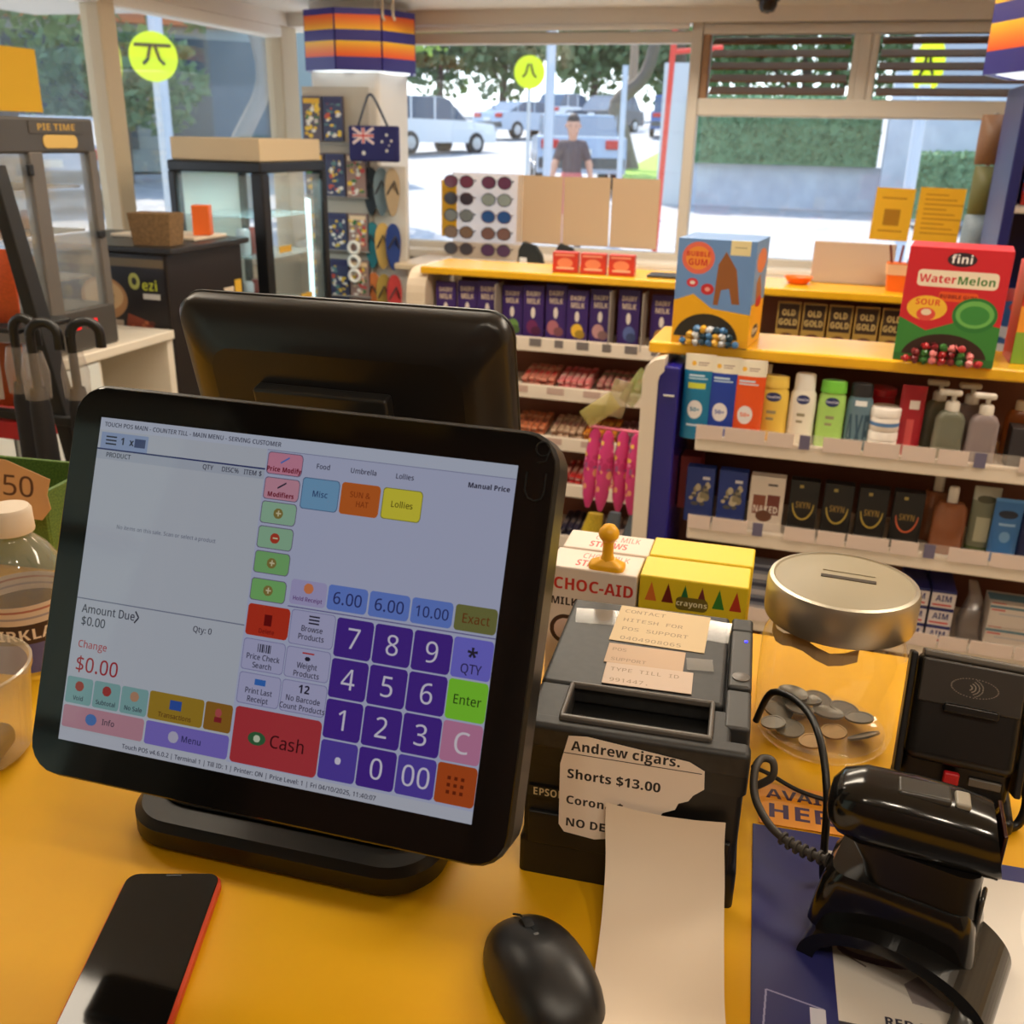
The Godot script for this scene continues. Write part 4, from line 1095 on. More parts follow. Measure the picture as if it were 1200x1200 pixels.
func small_counter():
	# blue poster sheet with an orange banner
	var mp = Pn.new(1000, 1000, C3(44, 46, 104))
	mp.rect(165, 60, 835, 545, C3(214, 206, 196)).rect(165, 605, 835, 395, C3(60, 58, 66)).text("RED BULL GRAPE", 250, 582, 30, C3(40, 40, 60), 0.0, 700)
	mp.ell(270, 395, 95, 34, C3(110, 88, 100)).ell(270, 386, 84, 24, C3(176, 160, 150)).line(Vector2(185, 410), Vector2(230, 440), 5, C3(130, 116, 110)).poly([Vector2(300, 470), Vector2(330, 440), Vector2(380, 510), Vector2(420, 516), Vector2(400, 530), Vector2(310, 520)], C3(150, 140, 140))
	mp.line(Vector2(30, 560), Vector2(140, 585), 4, C3(150, 150, 190)).line(Vector2(30, 560), Vector2(22, 700), 4, C3(150, 150, 190)).rect(112, 585, 30, 60, C3(200, 200, 214))
	mp.ell(640, 300, 80, 190, C3(224, 218, 208)).ell(640, 300, 54, 160, C3(206, 198, 190)).ell(840, 320, 70, 170, C3(226, 220, 212))
	var yaw = 4.0
	var sheet = rb(V(.175, 0, .16), V(.35, .0012, .32), .0004, 1, {"t": Rect2(0, 0, 1, 1)})
	solo("promotional_poster", sheet, MT("poster_print", mp.tex(), .28), "blue promotional poster sheet with a white picture lying under the scanner", "poster", V(.003, 1.0007, -.724), yaw)
	var bp = Pn.new(512, 256, C3(232, 150, 36))
	bp.text("AVAILABLE", 24, 64, 84, C3(60, 34, 60), 0.0, 700).text("HERE", 24, 170, 120, C3(60, 34, 80), 0.0, 700)
	solo("banner_card", rb(V(.065, 0, .026), V(.13, .001, .058), .0003, 1, {"t": Rect2(0, 0, 1, 1)}), MT("banner_print", bp.tex(), .35), "orange banner card reading AVAILABLE HERE above the blue poster", "banner", V(.004, 1.001, -.782), yaw)
	# chocolate milk straws and crayons
	var cp = Pn.new(256, 400, C3(232, 216, 202))
	cp.text("CHOC-AID", 134, 50, 48, C3(206, 50, 40)).text("CHOC MILK", 150, 350, 26, C3(214, 110, 100), .5, 400).text("STRAWS", 130, 378, 30, C3(206, 80, 70)).text("MILK", 12, 104, 32, C3(50, 36, 34), 0.0).ell(60, 190, 46, 46, C3(70, 44, 36)).ell(60, 190, 34, 34, C3(226, 200, 190)).rect(120, 150, 110, 150, C3(214, 80, 60)).text("straws", 175, 230, 30, C3(240, 230, 220))
	for i in 2:
		var o = solo("straw_carton", rb(V(.0465, .0735, -.026), V(.092, .147, .05), .002, 1, {"f": Rect2(0, 0, 1, 1), "t": Rect2(.0, .82, 1.0, .18)}), MT("choc_print", cp.tex(), .5), ["white carton with red CHOC-AID lettering right behind the printer", "white carton standing behind the CHOC-AID carton"][i], "carton", V(-.229 + i * .002, 1.0, -.874 - i * .053), 1 + i)
	var yp = Pn.new(256, 360, C3(236, 206, 40))
	for i in 6: yp.poly([Vector2(30 + i * 40, 14), Vector2(16 + i * 40, 64), Vector2(44 + i * 40, 64)], [C3(226, 120, 50), C3(120, 40, 30), C3(40, 110, 60), C3(120, 50, 50), C3(60, 130, 50), C3(190, 60, 40)][i])
	yp.rrect(90, 44, 76, 34, 12, C3(120, 104, 40)).text("crayons", 128, 60, 20, C3(250, 240, 200)).rect(20, 90, 216, 250, C3(226, 190, 30)).text("JUMBO", 128, 200, 50, C3(60, 120, 50))
	for i in 2: solo("crayon_box", rb(V(.053, .075, -.03), V(.106, .15, .05), .002, 1, {"f": Rect2(0, 0, 1, 1), "t": Rect2(.0, .0, .02, .02)}), MT("crayon_print", yp.tex(), .45), ["yellow crayon box with coloured tips facing the printer", "yellow crayon box standing behind another crayon box"][i], "crayon box", V(-.134, 1.0, -.872 - i * .054), 2)
	var pk = thing("yellow_figurine", "small yellow ball-headed plastic stamp standing on the CHOC-AID carton", "stamp", V(-.17, 1.147, -.889))
	var ym = M("toy_yellow", C3(240, 176, 28), .4)
	part("foot", MB.new().loft([_ring(V(0, 0, 0), .036, .022, .006), _ring(V(0, .004, 0), .036, .022, .006), _ring(V(0, .006, 0), .03, .018, .006), _ring(V(0, .01, 0), .016, .013, .005)]), ym, pk)
	part("stem", MB.new().lathe(V(0, 0, 0), [Vector2(.0075, .008), Vector2(.0058, .015), Vector2(.0056, .026), Vector2(.007, .031)], 16), ym, pk)
	part("ball_head", MB.new().lathe(V(0, .037, 0), [Vector2(0, -.0105), Vector2(.006, -.0085), Vector2(.0095, -.004), Vector2(.0105, 0), Vector2(.0095, .004), Vector2(.006, .0085), Vector2(0, .0105)], 20), ym, pk)
	# cluttered end of the counter: bottle, tub, green basket with a card
	var bt = thing("plastic_bottle", "clear plastic bottle with a white cap and a blue label beside the till", "bottle", V(-.782, 1.0, -.752), 52)
	var pet = glass("pet_clear", C3(236, 230, 214), .16, .06)
	part("body", MB.new().lathe(V(0, 0, 0), [Vector2(0, .002), Vector2(.04, .002), Vector2(.046, .008), Vector2(.047, .02), Vector2(.047, .085), Vector2(.0465, .1), Vector2(.042, .118), Vector2(.032, .134), Vector2(.021, .145), Vector2(.0175, .15), Vector2(.0175, .16)], 36), pet, bt)
	part("cap", MB.new().lathe(V(0, 0, 0), [Vector2(.0225, .152), Vector2(.0232, .154), Vector2(.0228, .176), Vector2(.0205, .1795), Vector2(0, .18)], 28), M("cap_white", C3(226, 210, 190), .5), bt)
	var wl = Pn.new(512, 160, C3(92, 92, 150))
	wl.rect(0, 0, 512, 44, C3(214, 196, 182)).rect(0, 44, 512, 46, C3(58, 40, 44)).rect(0, 10, 512, 5, C3(170, 110, 100)).rect(0, 26, 512, 5, C3(160, 150, 160))
	wl.text("KIRKLAND", 256, 68, 34, C3(230, 218, 208))
	part("label", MB.new().lathe(V(0, 0, 0), [Vector2(.0476, .006), Vector2(.0476, .084)], 36), MT("bottle_label", wl.tex(), .4), bt)
	var tb = thing("plastic_tub", "translucent plastic tub at the end of the counter", "tub", V(-.705, 1.0, -.585))
	part("wall", MB.new().lathe(V(0, 0, 0), [Vector2(0, .002), Vector2(.05, .002), Vector2(.055, .008), Vector2(.064, .085), Vector2(.066, .087), Vector2(.0665, .093), Vector2(.064, .094), Vector2(.062, .088)], 36), glass("tub_plastic", C3(235, 222, 200), .3, .2), tb)
	var lump = solo("dark_pouch", rb(V(0, 0, 0), V(.06, .026, .05), .012, 3), M("pouch_grey", C3(92, 80, 66), .6), "small grey pouch lying in the plastic tub", "pouch", V(-.69, 1.018, -.58), 20)
	var gb = thing("green_basket", "green mesh basket holding a handwritten price card", "basket", V(-1.02, 1.0, -1.0), 6)
	var gmat = grain(M("basket_green", Color.WHITE, .6), 91, .12, C3(58, 92, 40), C3(112, 138, 62), 8.0)
	for s in [[V(0, .055, .06), V(.18, .11, .006)], [V(0, .055, -.06), V(.18, .11, .006)], [V(-.088, .055, 0), V(.006, .11, .12)], [V(.088, .055, 0), V(.006, .11, .12)], [V(0, .004, 0), V(.18, .006, .12)]]:
		part("side", rb(s[0], s[1], .002, 1), gmat, gb)
	part("rim", MB.new().tube([V(-.09, .112, .063), V(.09, .112, .063)], .005, 8), M("basket_rim", C3(126, 150, 84), .5), gb)
	var fp = Pn.new(320, 150, C3(214, 168, 122))
	fp.text("$2.50", 200, 70, 70, C3(90, 58, 40), .5, 400)
	var card = MB.new(); card.xf = Transform3D(Basis(V(1, 0, 0), -.18), V(.03, .085, .082))
	var cd = solo("price_card", card.extrude([Vector2(-.12, .0), Vector2(.07, -.004), Vector2(.083, .012), Vector2(.078, .03), Vector2(.083, .05), Vector2(.02, .07), Vector2(-.12, .075)], 0, .0008), MT("card_print", fp.tex(), .7), "orange-brown handwritten price card leaning on the green basket", "price card", V(-1.02, 1.0, -1.0), 6)

# ---------------------------------------------------------------- near shelf unit with toiletries
func shell(nm, label, cat, mb, m, at, yaw = 0.0, group = ""): return solo(nm, mb, m, label, cat, at, yaw, group)

func oval(c, w, d, k = 20):
	var o = PackedVector3Array()
	for j in k:
		var a = TAU * j / k + PI
		o.append(c + V(sin(a) * w / 2, 0, cos(a) * d / 2))
	return o

func squeeze_tube(label, x, z, w, h, tex_key, tex, crimp_up = true, grp = ""):
	var r = []
	for i in 6:
		var f = i / 5.0
		var e = f if crimp_up else 1 - f
		r.append(_tubering(V(0, h * (1 - f), 0), w, lerpf(.004, w * .55, pow(f, .6)) if crimp_up else lerpf(w * .55, .004, pow(f, 1.5))))
	return solo("lotion_tube", MB.new().loft(r), MT(tex_key, tex, .35), label, "tube", V(x, .9375, z), 0, grp)

func _tubering(c, w, d):   # u starts at the back so that the print faces the front
	var o = PackedVector3Array()
	for j in 24:
		var a = TAU * j / 24 + PI
		o.append(c + V(sin(a) * w / 2, 0, cos(a) * d / 2))
	return o

func flat_bottle(nm, label, x, y, z, w, d, h, m, capm, caph, capw):
	var t = thing(nm, label, "bottle", V(x, y, z))
	part("body", MB.new().loft([oval(V(0, h, 0), w * .7, d * .7), oval(V(0, h * .9, 0), w * .94, d * .94), oval(V(0, h * .7, 0), w, d), oval(V(0, .004, 0), w, d), oval(V(0, 0, 0), w * .96, d * .96)]), m, t)
	part("cap", MB.new().loft([oval(V(0, h * .97, 0), capw, d * capw / w), oval(V(0, h + caph * .9, 0), capw * .96, d * capw / w * .96), oval(V(0, h + caph, 0), capw * .8, d * .7 * capw / w)]), capm, t)
	return t

func box_print(key, w, h, base, f):
	var p = Pn.new(w, h, base)
	f.call(p)
	return MT(key, p.tex(), .4)

func carton(nm, label, cat, x, y, z, s, m, yaw = 0.0, grp = "", extra = {}):
	var u = {"f": Rect2(0, 0, 1, 1)}
	u.merge(extra, true)
	return solo(nm, rb(V(0, s.y / 2, 0), s, .0015, 1, u), m, label, cat, V(x, y, z), yaw, grp)

func gondola():
	var white = M("shelf_white", C3(236, 222, 204), .45)
	var yel = grain(M("shelf_yellow", Color.WHITE, .22), 61, .01, C3(238, 178, 30), C3(244, 190, 44), 1.0)
	var t = thing("shelf_unit", "white shelf unit with a yellow top and blue end panel holding toiletries", "shelf unit", V(.6, 0, -2.2))
	var X = -.6; var Z = 2.2
	part("top_board", rb(V(.62 + X, 1.1275, -2.2325 + Z), V(1.93, .026, .205), .006), yel, t)
	part("back_panel", bx(V(.65 + X, .56, -2.345 + Z), V(1.86, 1.1, .02)), M("back_brown", C3(120, 70, 48), .6), t)
	for y in [.917, .707, .5, .27]:
		part("shelf_board", bx(V(.68 + X, y + .012, -2.215 + Z), V(1.8, .016, .24)), white, t)
		part("shelf_lip", rb(V(.68 + X, y + .017, -2.09 + Z), V(1.8, .036, .012), .004), white, t)
		part("ticket_rail", bx(V(.68 + X, y + .043, -2.084 + Z), V(1.8, .034, .0015)), glass("rail_clear", C3(240, 230, 220), .12, .1), t)
	var tk = M("ticket_paper", C3(226, 206, 194), .7)
	var wid = [.062, .075, .055, .09, .07, .082, .06]
	for r in 4:
		var x = -.222
		for i in 13:
			var w = wid[(i * 3 + r * 2) % 7]
			if (i + r) % 5 != 3: part("price_ticket", bx(V(x + w / 2 + X, [.917, .707, .5, .27][r] + .043, -2.0815 + Z), V(w - .005, .031, .001)), tk, t)
			else: part("shelf_divider", bx(V(x + .02 + X, [.917, .707, .5, .27][r] + .043, -2.0815 + Z), V(.022, .031, .001)), M("ticket_blue", C3(110, 104, 130), .6), t)
			x += w
			if x > .62: break
	# rounded end panel: blue face in a white edge moulding
	var pr = [Vector2(-.346, 0), Vector2(-.346, 1.07), Vector2(-.34, 1.092), Vector2(-.322, 1.108), Vector2(-.3, 1.114), Vector2(-.3, 1.085), Vector2(-.309, 1.075), Vector2(-.312, 1.06), Vector2(-.312, 0)]
	var mo = MB.new(); mo.xf = Transform3D(Basis.IDENTITY, V(X, 0, Z)); mo.extrude(pr, -2.36, -2.085)
	part("edge_moulding", mo, white, t)
	part("end_panel", rb(V(-.289 + X, .545, -2.215 + Z), V(.046, 1.1, .25), .004), M("panel_blue", C3(34, 30, 130), .25), t, "glossy dark blue end panel")
	part("panel_clip", rb(V(-.286 + X, 1.032, -2.088 + Z), V(.024, .004, .004), .001), M("chrome_clip", C3(225, 220, 215), .25, .5), t)
	# ---- top: sweet dispensers
	var f1 = func(p):
		p.rect(0, 0, 400, 560, C3(110, 150, 206)).poly([Vector2(0, 330), Vector2(100, 290), Vector2(200, 360), Vector2(400, 380), Vector2(400, 560), Vector2(0, 560)], C3(240, 176, 26))
		p.ell(110, 100, 84, 84, C3(232, 110, 90)).ell(110, 100, 64, 60, C3(240, 150, 60)).text("BUBBLE", 110, 80, 34, C3(206, 40, 50)).text("GUM", 110, 124, 44, C3(206, 40, 50))
		p.poly([Vector2(215, 130), Vector2(250, 60), Vector2(310, 150), Vector2(340, 330), Vector2(300, 330), Vector2(280, 250), Vector2(240, 260), Vector2(230, 340), Vector2(205, 340)], C3(150, 92, 50))
		p.ell(90, 230, 30, 24, C3(214, 60, 70)).ell(90, 230, 14, 10, C3(240, 220, 210)).ell(170, 260, 34, 30, C3(196, 44, 50)).ell(170, 260, 14, 12, C3(236, 160, 150))
		p.rect(270, 0, 100, 76, C3(236, 222, 170)).rect(290, 34, 60, 4, C3(160, 150, 110))
		p.ell(180, 540, 170, 150, C3(44, 40, 34)).rect(0, 520, 400, 40, C3(236, 170, 30))
	var side = func(p):
		p.rect(400, 0, 160, 560, C3(120, 160, 210)).rect(400, 330, 160, 230, C3(240, 176, 26)).ell(480, 110, 60, 64, C3(232, 130, 70)).poly([Vector2(440, 220), Vector2(480, 180), Vector2(520, 300), Vector2(500, 360), Vector2(450, 350)], C3(170, 110, 60)).ell(490, 330, 34, 30, C3(196, 44, 50)).ell(480, 490, 46, 44, C3(230, 180, 60)).ell(480, 490, 40, 36, C3(60, 40, 50)).text("fini", 480, 488, 44, C3(244, 236, 220))
	var m1 = box_print("gum_box_print", 560, 560, C3(240, 176, 26), func(p): f1.call(p); side.call(p))
	carton("sweet_dispenser", "blue and yellow cardboard gum dispenser on the yellow shelf top", "sweet box", -.208, 1.1406, -2.205, V(.166, .222, .15), m1, -6, "", {"f": Rect2(0, 0, .714, 1), "r": Rect2(.714, 0, .286, 1), "l": Rect2(.714, 0, .286, 1)})
	var f2 = func(p):
		p.rect(0, 0, 420, 560, C3(206, 40, 52)).poly([Vector2(0, 340), Vector2(120, 400), Vector2(280, 330), Vector2(420, 360), Vector2(420, 560), Vector2(0, 560)], C3(58, 132, 58))
		p.ell(220, 52, 60, 34, C3(50, 40, 50)).text("fini", 220, 50, 56, C3(246, 240, 236))
		p.rrect(50, 106, 330, 80, 20, C3(240, 224, 200)).text("Water", 134, 148, 52, C3(214, 44, 54)).text("Melon", 292, 150, 52, C3(60, 120, 50)).rrect(150, 206, 160, 46, 12, C3(228, 90, 40)).text("BUBBLE GUM", 230, 229, 24, C3(120, 20, 30))
		p.ell(110, 290, 84, 60, C3(244, 190, 60)).text("SOUR", 110, 262, 40, C3(220, 70, 50)).ell(110, 320, 40, 32, C3(226, 80, 70)).ell(110, 310, 22, 16, C3(240, 220, 190))
		p.ell(310, 310, 92, 84, C3(44, 120, 56)).ell(310, 306, 78, 66, C3(110, 180, 90)).ell(310, 310, 60, 46, C3(60, 140, 66))
		p.ell(210, 540, 180, 130, C3(52, 34, 30)).rect(0, 520, 420, 40, C3(48, 110, 50))
		p.rect(420, 0, 140, 560, C3(190, 40, 50)).rect(420, 360, 140, 200, C3(60, 132, 58)).ell(490, 120, 46, 60, C3(236, 200, 120)).ell(490, 250, 44, 50, C3(100, 160, 80)).ell(486, 400, 50, 70, C3(240, 190, 90))
	var m2 = box_print("melon_box_print", 560, 560, C3(190, 40, 50), f2)
	carton("sweet_dispenser", "red and green watermelon gum dispenser on the yellow shelf top", "sweet box", .262, 1.1406, -2.19, V(.188, .228, .13), m2, -7, "", {"f": Rect2(0, 0, .75, 1), "r": Rect2(.75, 0, .25, 1), "l": Rect2(.75, 0, .25, 1)})
	var m3 = box_print("third_box_print", 128, 192, C3(206, 60, 50), func(p): p.rect(0, 80, 128, 60, C3(240, 160, 60)).rect(0, 130, 128, 62, C3(130, 176, 70)).ell(60, 60, 36, 40, C3(226, 210, 160)))
	carton("sweet_dispenser", "red and lime sweet box next to the watermelon dispenser", "sweet box", .475, 1.1406, -2.24, V(.17, .2, .1), m3, 0, "")
	var g = RandomNumberGenerator.new(); g.seed = 12
	for k in 2:
		var cols = [[C3(70, 120, 170), C3(226, 176, 60), C3(210, 214, 220), C3(40, 70, 90)], [C3(176, 40, 46), C3(120, 30, 36), C3(60, 110, 50), C3(214, 120, 120)]][k]
		for i in 21:
			var row = 0 if i < 9 else 1 if i < 16 else 2
			var col = i - [0, 9, 16][row]
			var fx = (col - [4.0, 3.0, 2.0][row]) * [.0142, .0168][k]
			var p = V([-.2145, .252][k] + fx, 1.1485 + .0135 * row, [-2.121, -2.1155][k] + fx * .1 - .001 * row)
			var sw = MB.new().lathe(V(0, 0, 0), [Vector2(.0, -.009), Vector2(.005, -.0085), Vector2(.0025, -.006), Vector2(.0075, -.003), Vector2(.0075, .003), Vector2(.0025, .006), Vector2(.005, .0085), Vector2(0, .009)], 10)
			var o = solo("wrapped_sweet", sw, M("sweet%d%d" % [k, i % 4], cols[i % 4], .3), ["wrapped gum ball in the mouth of the blue and yellow dispenser", "wrapped gum ball in the mouth of the watermelon dispenser"][k], "sweet", p, 0, ["sweets in the blue and yellow dispenser", "sweets in the watermelon dispenser"][k])
			o.rotation = V(g.randf() * 3, g.randf() * 3, g.randf() * 3)
	# ---- first shelf
	var tubes = [["teal", C3(22, 118, 160), C3(206, 214, 70)], ["blue", C3(30, 62, 160), C3(30, 62, 160)], ["orange", C3(226, 84, 30), C3(226, 84, 30)]]
	for i in 3:
		var p = Pn.new(512, 512, tubes[i][1])
		p.rect(0, 0, 512, 96, C3(232, 222, 200)).ell(222, 54, 14, 14, C3(236, 180, 60)).rect(246, 46, 60, 6, C3(150, 120, 110)).rect(246, 60, 50, 5, C3(150, 120, 110))
		p.rect(196, 120, 90, 12, C3(190, 214, 230)).rect(196, 140, 110, 8, C3(190, 214, 230)).rect(196, 170, 100, 34, tubes[i][2])
		p.ell(248, 330, 42, 56, C3(226, 220, 220)).text("50+", 248, 330, 34, tubes[i][1]).rect(206, 420, 90, 12, C3(200, 214, 226))
		squeeze_tube("%s sunscreen tube with a white circle standing on the shelf" % tubes[i][0], [-.226, -.172, -.118][i], -2.116 + [.0, -.0, .0][i], .066, [.186, .184, .182][i], "sun_" + tubes[i][0], p.tex(), true, "sunscreen tubes")
		squeeze_tube("%s sunscreen tube standing in the second row behind its twin" % tubes[i][0], [-.22, -.166, -.11][i], -2.17, .066, .165, "sun_" + tubes[i][0], null, true, "sunscreen tubes")
	var vz = [["yellow", C3(232, 196, 84), C3(236, 200, 90)], ["white", C3(234, 228, 214), C3(238, 234, 226)], ["green", C3(168, 212, 110), C3(120, 200, 70)]]
	for i in 3:
		var p = Pn.new(512, 256, vz[i][1])
		p.ell(256, 90, 44, 26, C3(34, 44, 96)).text("Vaseline", 256, 90, 20, C3(230, 230, 240)).rect(226, 140, 50, 5, C3(150, 140, 110)).rect(226, 152, 40, 4, C3(150, 140, 110)).text("aloe" if i == 2 else "cocoa" if i == 0 else "care", 256, 226, 24, C3(80, 80, 60))
		flat_bottle("lotion_bottle", vz[i][0] + " lotion bottle with a dark blue oval badge", [-.066, -.004, .056][i], .9375, -2.15, [.066, .056, .058][i], .036, .125, MT("vas_" + vz[i][0], p.tex(), .35), M("vascap_" + vz[i][0], vz[i][2], .35), [.022, .032, .022][i], [.06, .044, .054][i])
	var bp = Pn.new(256, 128, C3(96, 124, 140)); bp.text("AXE", 128, 84, 44, C3(50, 80, 100)).rect(110, 30, 40, 16, C3(226, 226, 226))
	flat_bottle("shower_bottle", "grey-blue shower gel bottle with a price sticker", .113, .9375, -2.15, .054, .034, .122, MT("axe_print", bp.tex(), .3), M("cap_black", C3(40, 40, 44), .4), .024, .046)
	for i in 2:
		var j = thing("cream_jar", ["white cream jar at the bottom of its stack", "white cream jar on top of its stack"][i], "jar", V(.166, .938 + i * .05, -2.15), 0, "stacked white cream jars")
		part("pot", MB.new().lathe(V(0, 0, 0), [Vector2(0, 0), Vector2(.029, 0), Vector2(.031, .003), Vector2(.031, .03), Vector2(.029, .032)], 24), M("pot_white", C3(226, 216, 206), .4), j)
		part("lid", MB.new().lathe(V(0, 0, 0), [Vector2(.0315, .032), Vector2(.0315, .046), Vector2(.03, .0495), Vector2(0, .0495)], 24), M("pot_lid", C3(236, 228, 220), .35), j)
		part("band", MB.new().lathe(V(0, 0, 0), [Vector2(.0313, .012), Vector2(.0313, .02)], 24), M("pot_blue", C3(90, 130, 180), .4), j)
	for i in 2: solo("red_pot", MB.new().lathe(V(0, 0, 0), [Vector2(0, 0), Vector2(.03, 0), Vector2(.03, .045), Vector2(.032, .046), Vector2(.032, .0595), Vector2(0, .06)], 24), M("pot_red", C3(170, 26, 36), .35), ["dark red pot low in the stack behind the white jars", "dark red pot on top of the stack behind the white jars"][i], "pot", V(.158, .938 + i * .061, -2.235))
	var rp = Pn.new(256, 128, C3(160, 26, 40)); rp.rect(118, 26, 34, 16, C3(230, 220, 214)).rect(116, 60, 24, 50, C3(200, 80, 80))
	squeeze_tube("dark red hand cream tube with a small price sticker", .216, -2.15, .05, .15, "redtube", rp.tex())
	for i in 4:
		var px = [.292, .356, .275, .338][i]; var pz = [-2.14, -2.135, -2.225, -2.22][i]
		var j = thing("pump_bottle", ["grey hand wash pump bottle beside the red tube", "grey hand wash pump bottle beside the dark box", "grey hand wash pump bottle in the second row beside the red tube", "grey hand wash pump bottle in the second row beside the dark box"][i], "bottle", V(px, .9375, pz), 0, "pump bottles")
		part("body", MB.new().loft([_ring(V(0, 0, 0), .056, .036, .012), _ring(V(0, .004, 0), .06, .04, .014), _ring(V(0, .09, 0), .058, .038, .014), _ring(V(0, .102, 0), .044, .032, .012), _ring(V(0, .108, 0), .026, .026, .012)]), M("handwash_grey" if i % 2 == 0 else "handwash_mauve", [C3(112, 112, 96), C3(138, 124, 124)][i % 2], .2), j)
		part("collar", MB.new().lathe(V(0, 0, 0), [Vector2(.014, .107), Vector2(.014, .122), Vector2(.012, .126), Vector2(.005, .127), Vector2(.005, .14)], 18), M("pump_white", C3(224, 216, 204), .35), j)
		part("spout", rb(V(-.008, .145, .004), V(.044, .012, .018), .005), M("pump_white"), j)
	carton("dark_carton", "small dark carton beside the pump bottles", "carton", .445, .9375, -2.15, V(.07, .085, .05), M("carton_dark", C3(44, 40, 44), .5))
	flat_bottle("amber_bottle", "amber plastic bottle behind the small dark carton", .44, .9375, -2.23, .06, .04, .1, M("amber", C3(150, 84, 40), .25), M("cap_cream", C3(220, 200, 170), .4), .02, .03)
	# ---- second shelf
	var y2 = .7278
	carton("pink_carton", "dark pink carton tucked against the blue end panel", "carton", -.238, y2, -2.25, V(.05, .13, .06), M("carton_pink", C3(170, 66, 66), .5))
	var bl = box_print("blue_pack_print", 192, 256, C3(34, 60, 140), func(p): p.blotch(3, 26, [C3(200, 190, 160), C3(150, 140, 110), C3(90, 90, 90)], 10, 26, Rect2(.2, .3, .6, .4)).rect(110, 40, 50, 14, C3(220, 220, 230)))
	for i in 2: carton("blue_carton", ["dark blue carton with a pale picture beside the pink carton", "dark blue carton with a pale picture beside the white carton"][i], "carton", -.205 + i * .073, y2, -2.155, V(.064, .132, .03), bl, 0, "blue cartons", {})
	var nk = box_print("naked_print", 256, 320, C3(232, 220, 208), func(p): p.rect(130, 40, 70, 12, C3(60, 50, 50)).rect(30, 110, 92, 110, C3(140, 80, 60)).rect(134, 104, 92, 116, C3(120, 60, 50)).text("NAKED", 126, 190, 56, C3(246, 240, 232)).ell(120, 230, 60, 34, C3(110, 70, 50)))
	carton("white_carton", "white carton lettered NAKED between the blue and the black cartons", "carton", -.055, y2, -2.15, V(.076, .13, .03), nk)
	for i in 4:
		var bk = box_print("ring_print" + str(i / 3), 192, 256, C3(24, 22, 22), func(p):
			var c = C3(226, 110, 70) if i == 3 else C3(206, 180, 80)
			for j in 80:
				var a = .1 + (PI - .2) * j / 80.0
				p.ell(96 + cos(a) * 70, 100 + sin(a) * 78, 3.0 + 4.0 * sin(a), 4, c)
			p.text("SKYN", 96, 112, 40, C3(160, 130, 60)).rect(60, 20, 26, 14, C3(170, 150, 80)))
		carton("black_carton", ["black carton with a gold ring beside the white carton", "black carton with a gold ring, second from the white carton", "black carton with a gold ring, third from the white carton", "black carton with an orange ring beside the oil bottle"][i], "carton", .025 + i * .0725, y2, -2.15, V(.062, .13, .03), bk, 0, "black cartons")
	for i in 2: flat_bottle("oil_bottle", ["amber bath oil bottle with a white cap", "amber bath oil bottle in the second row"][i], .328 - i * .022, y2, -2.15 - i * .07, .07, .036, .115, M("oil_amber", C3(150, 92, 60), .15), M("pump_white"), .036, .022)
	var gp = Pn.new(256, 256, C3(120, 124, 104)); gp.rect(0, 0, 256, 50, C3(170, 170, 156)).ell(128, 44, 30, 14, C3(80, 80, 60)).rect(106, 110, 44, 90, C3(186, 186, 160)).rect(0, 220, 256, 36, C3(70, 90, 40))
	var o1 = squeeze_tube("grey-green lotion tube beside the oil bottle", .395, -2.16, .054, .155, "greentube", gp.tex()); o1.position.y = y2
	var cp = Pn.new(256, 256, C3(60, 120, 190)); cp.ell(128, 60, 30, 16, C3(30, 40, 60)).rect(104, 96, 50, 10, C3(150, 190, 230)).ell(128, 150, 16, 22, C3(120, 170, 220)).rect(0, 0, 256, 12, C3(90, 150, 214))
	var o2 = squeeze_tube("bright blue lotion tube with a dark oval badge", .438, -2.14, .056, .14, "bluetube", cp.tex()); o2.position.y = y2
	flat_bottle("navy_bottle", "navy blue bottle beside the bright blue lotion tube", .488, y2, -2.15, .05, .034, .12, M("navy_plastic", C3(30, 40, 86), .3), M("cap_black"), .02, .03)
	# ---- third shelf
	var y3 = .5208
	var cg = box_print("paste_print", 256, 96, C3(222, 214, 206), func(p): p.poly([Vector2(0, 10), Vector2(110, 10), Vector2(80, 46), Vector2(0, 46)], C3(206, 40, 44)).ell(190, 44, 30, 16, C3(150, 160, 176)).rect(0, 70, 256, 12, C3(170, 180, 200)))
	for i in 3: carton("toothpaste_carton", ["white toothpaste carton with a red corner, lowest of its stack", "white toothpaste carton with a red corner in the middle of its stack", "white toothpaste carton with a red corner on top of its stack"][i], "carton", -.175, y3 + i * .043, -2.17, V(.125, .042, .045), cg, 0, "red-cornered toothpaste cartons", {})
	var sl = box_print("silver_print", 256, 96, C3(132, 138, 156), func(p): p.rect(0, 60, 256, 36, C3(190, 190, 200)).rect(20, 16, 180, 24, C3(60, 66, 90)).ell(210, 44, 14, 12, C3(40, 50, 90)))
	for i in 3: carton("silver_carton", ["silver-grey toothpaste carton, lowest of its stack", "silver-grey toothpaste carton in the middle of its stack", "silver-grey toothpaste carton on top of its stack"][i], "carton", -.038, y3 + i * .04, -2.17, V(.12, .039, .045), sl, 0, "silver toothpaste cartons")
	var am = box_print("aim_print", 128, 96, C3(220, 212, 214), func(p): p.rect(0, 0, 128, 14, C3(36, 40, 110)).text("AIM", 66, 44, 44, C3(34, 40, 110)).rect(10, 74, 100, 10, C3(206, 80, 80)))
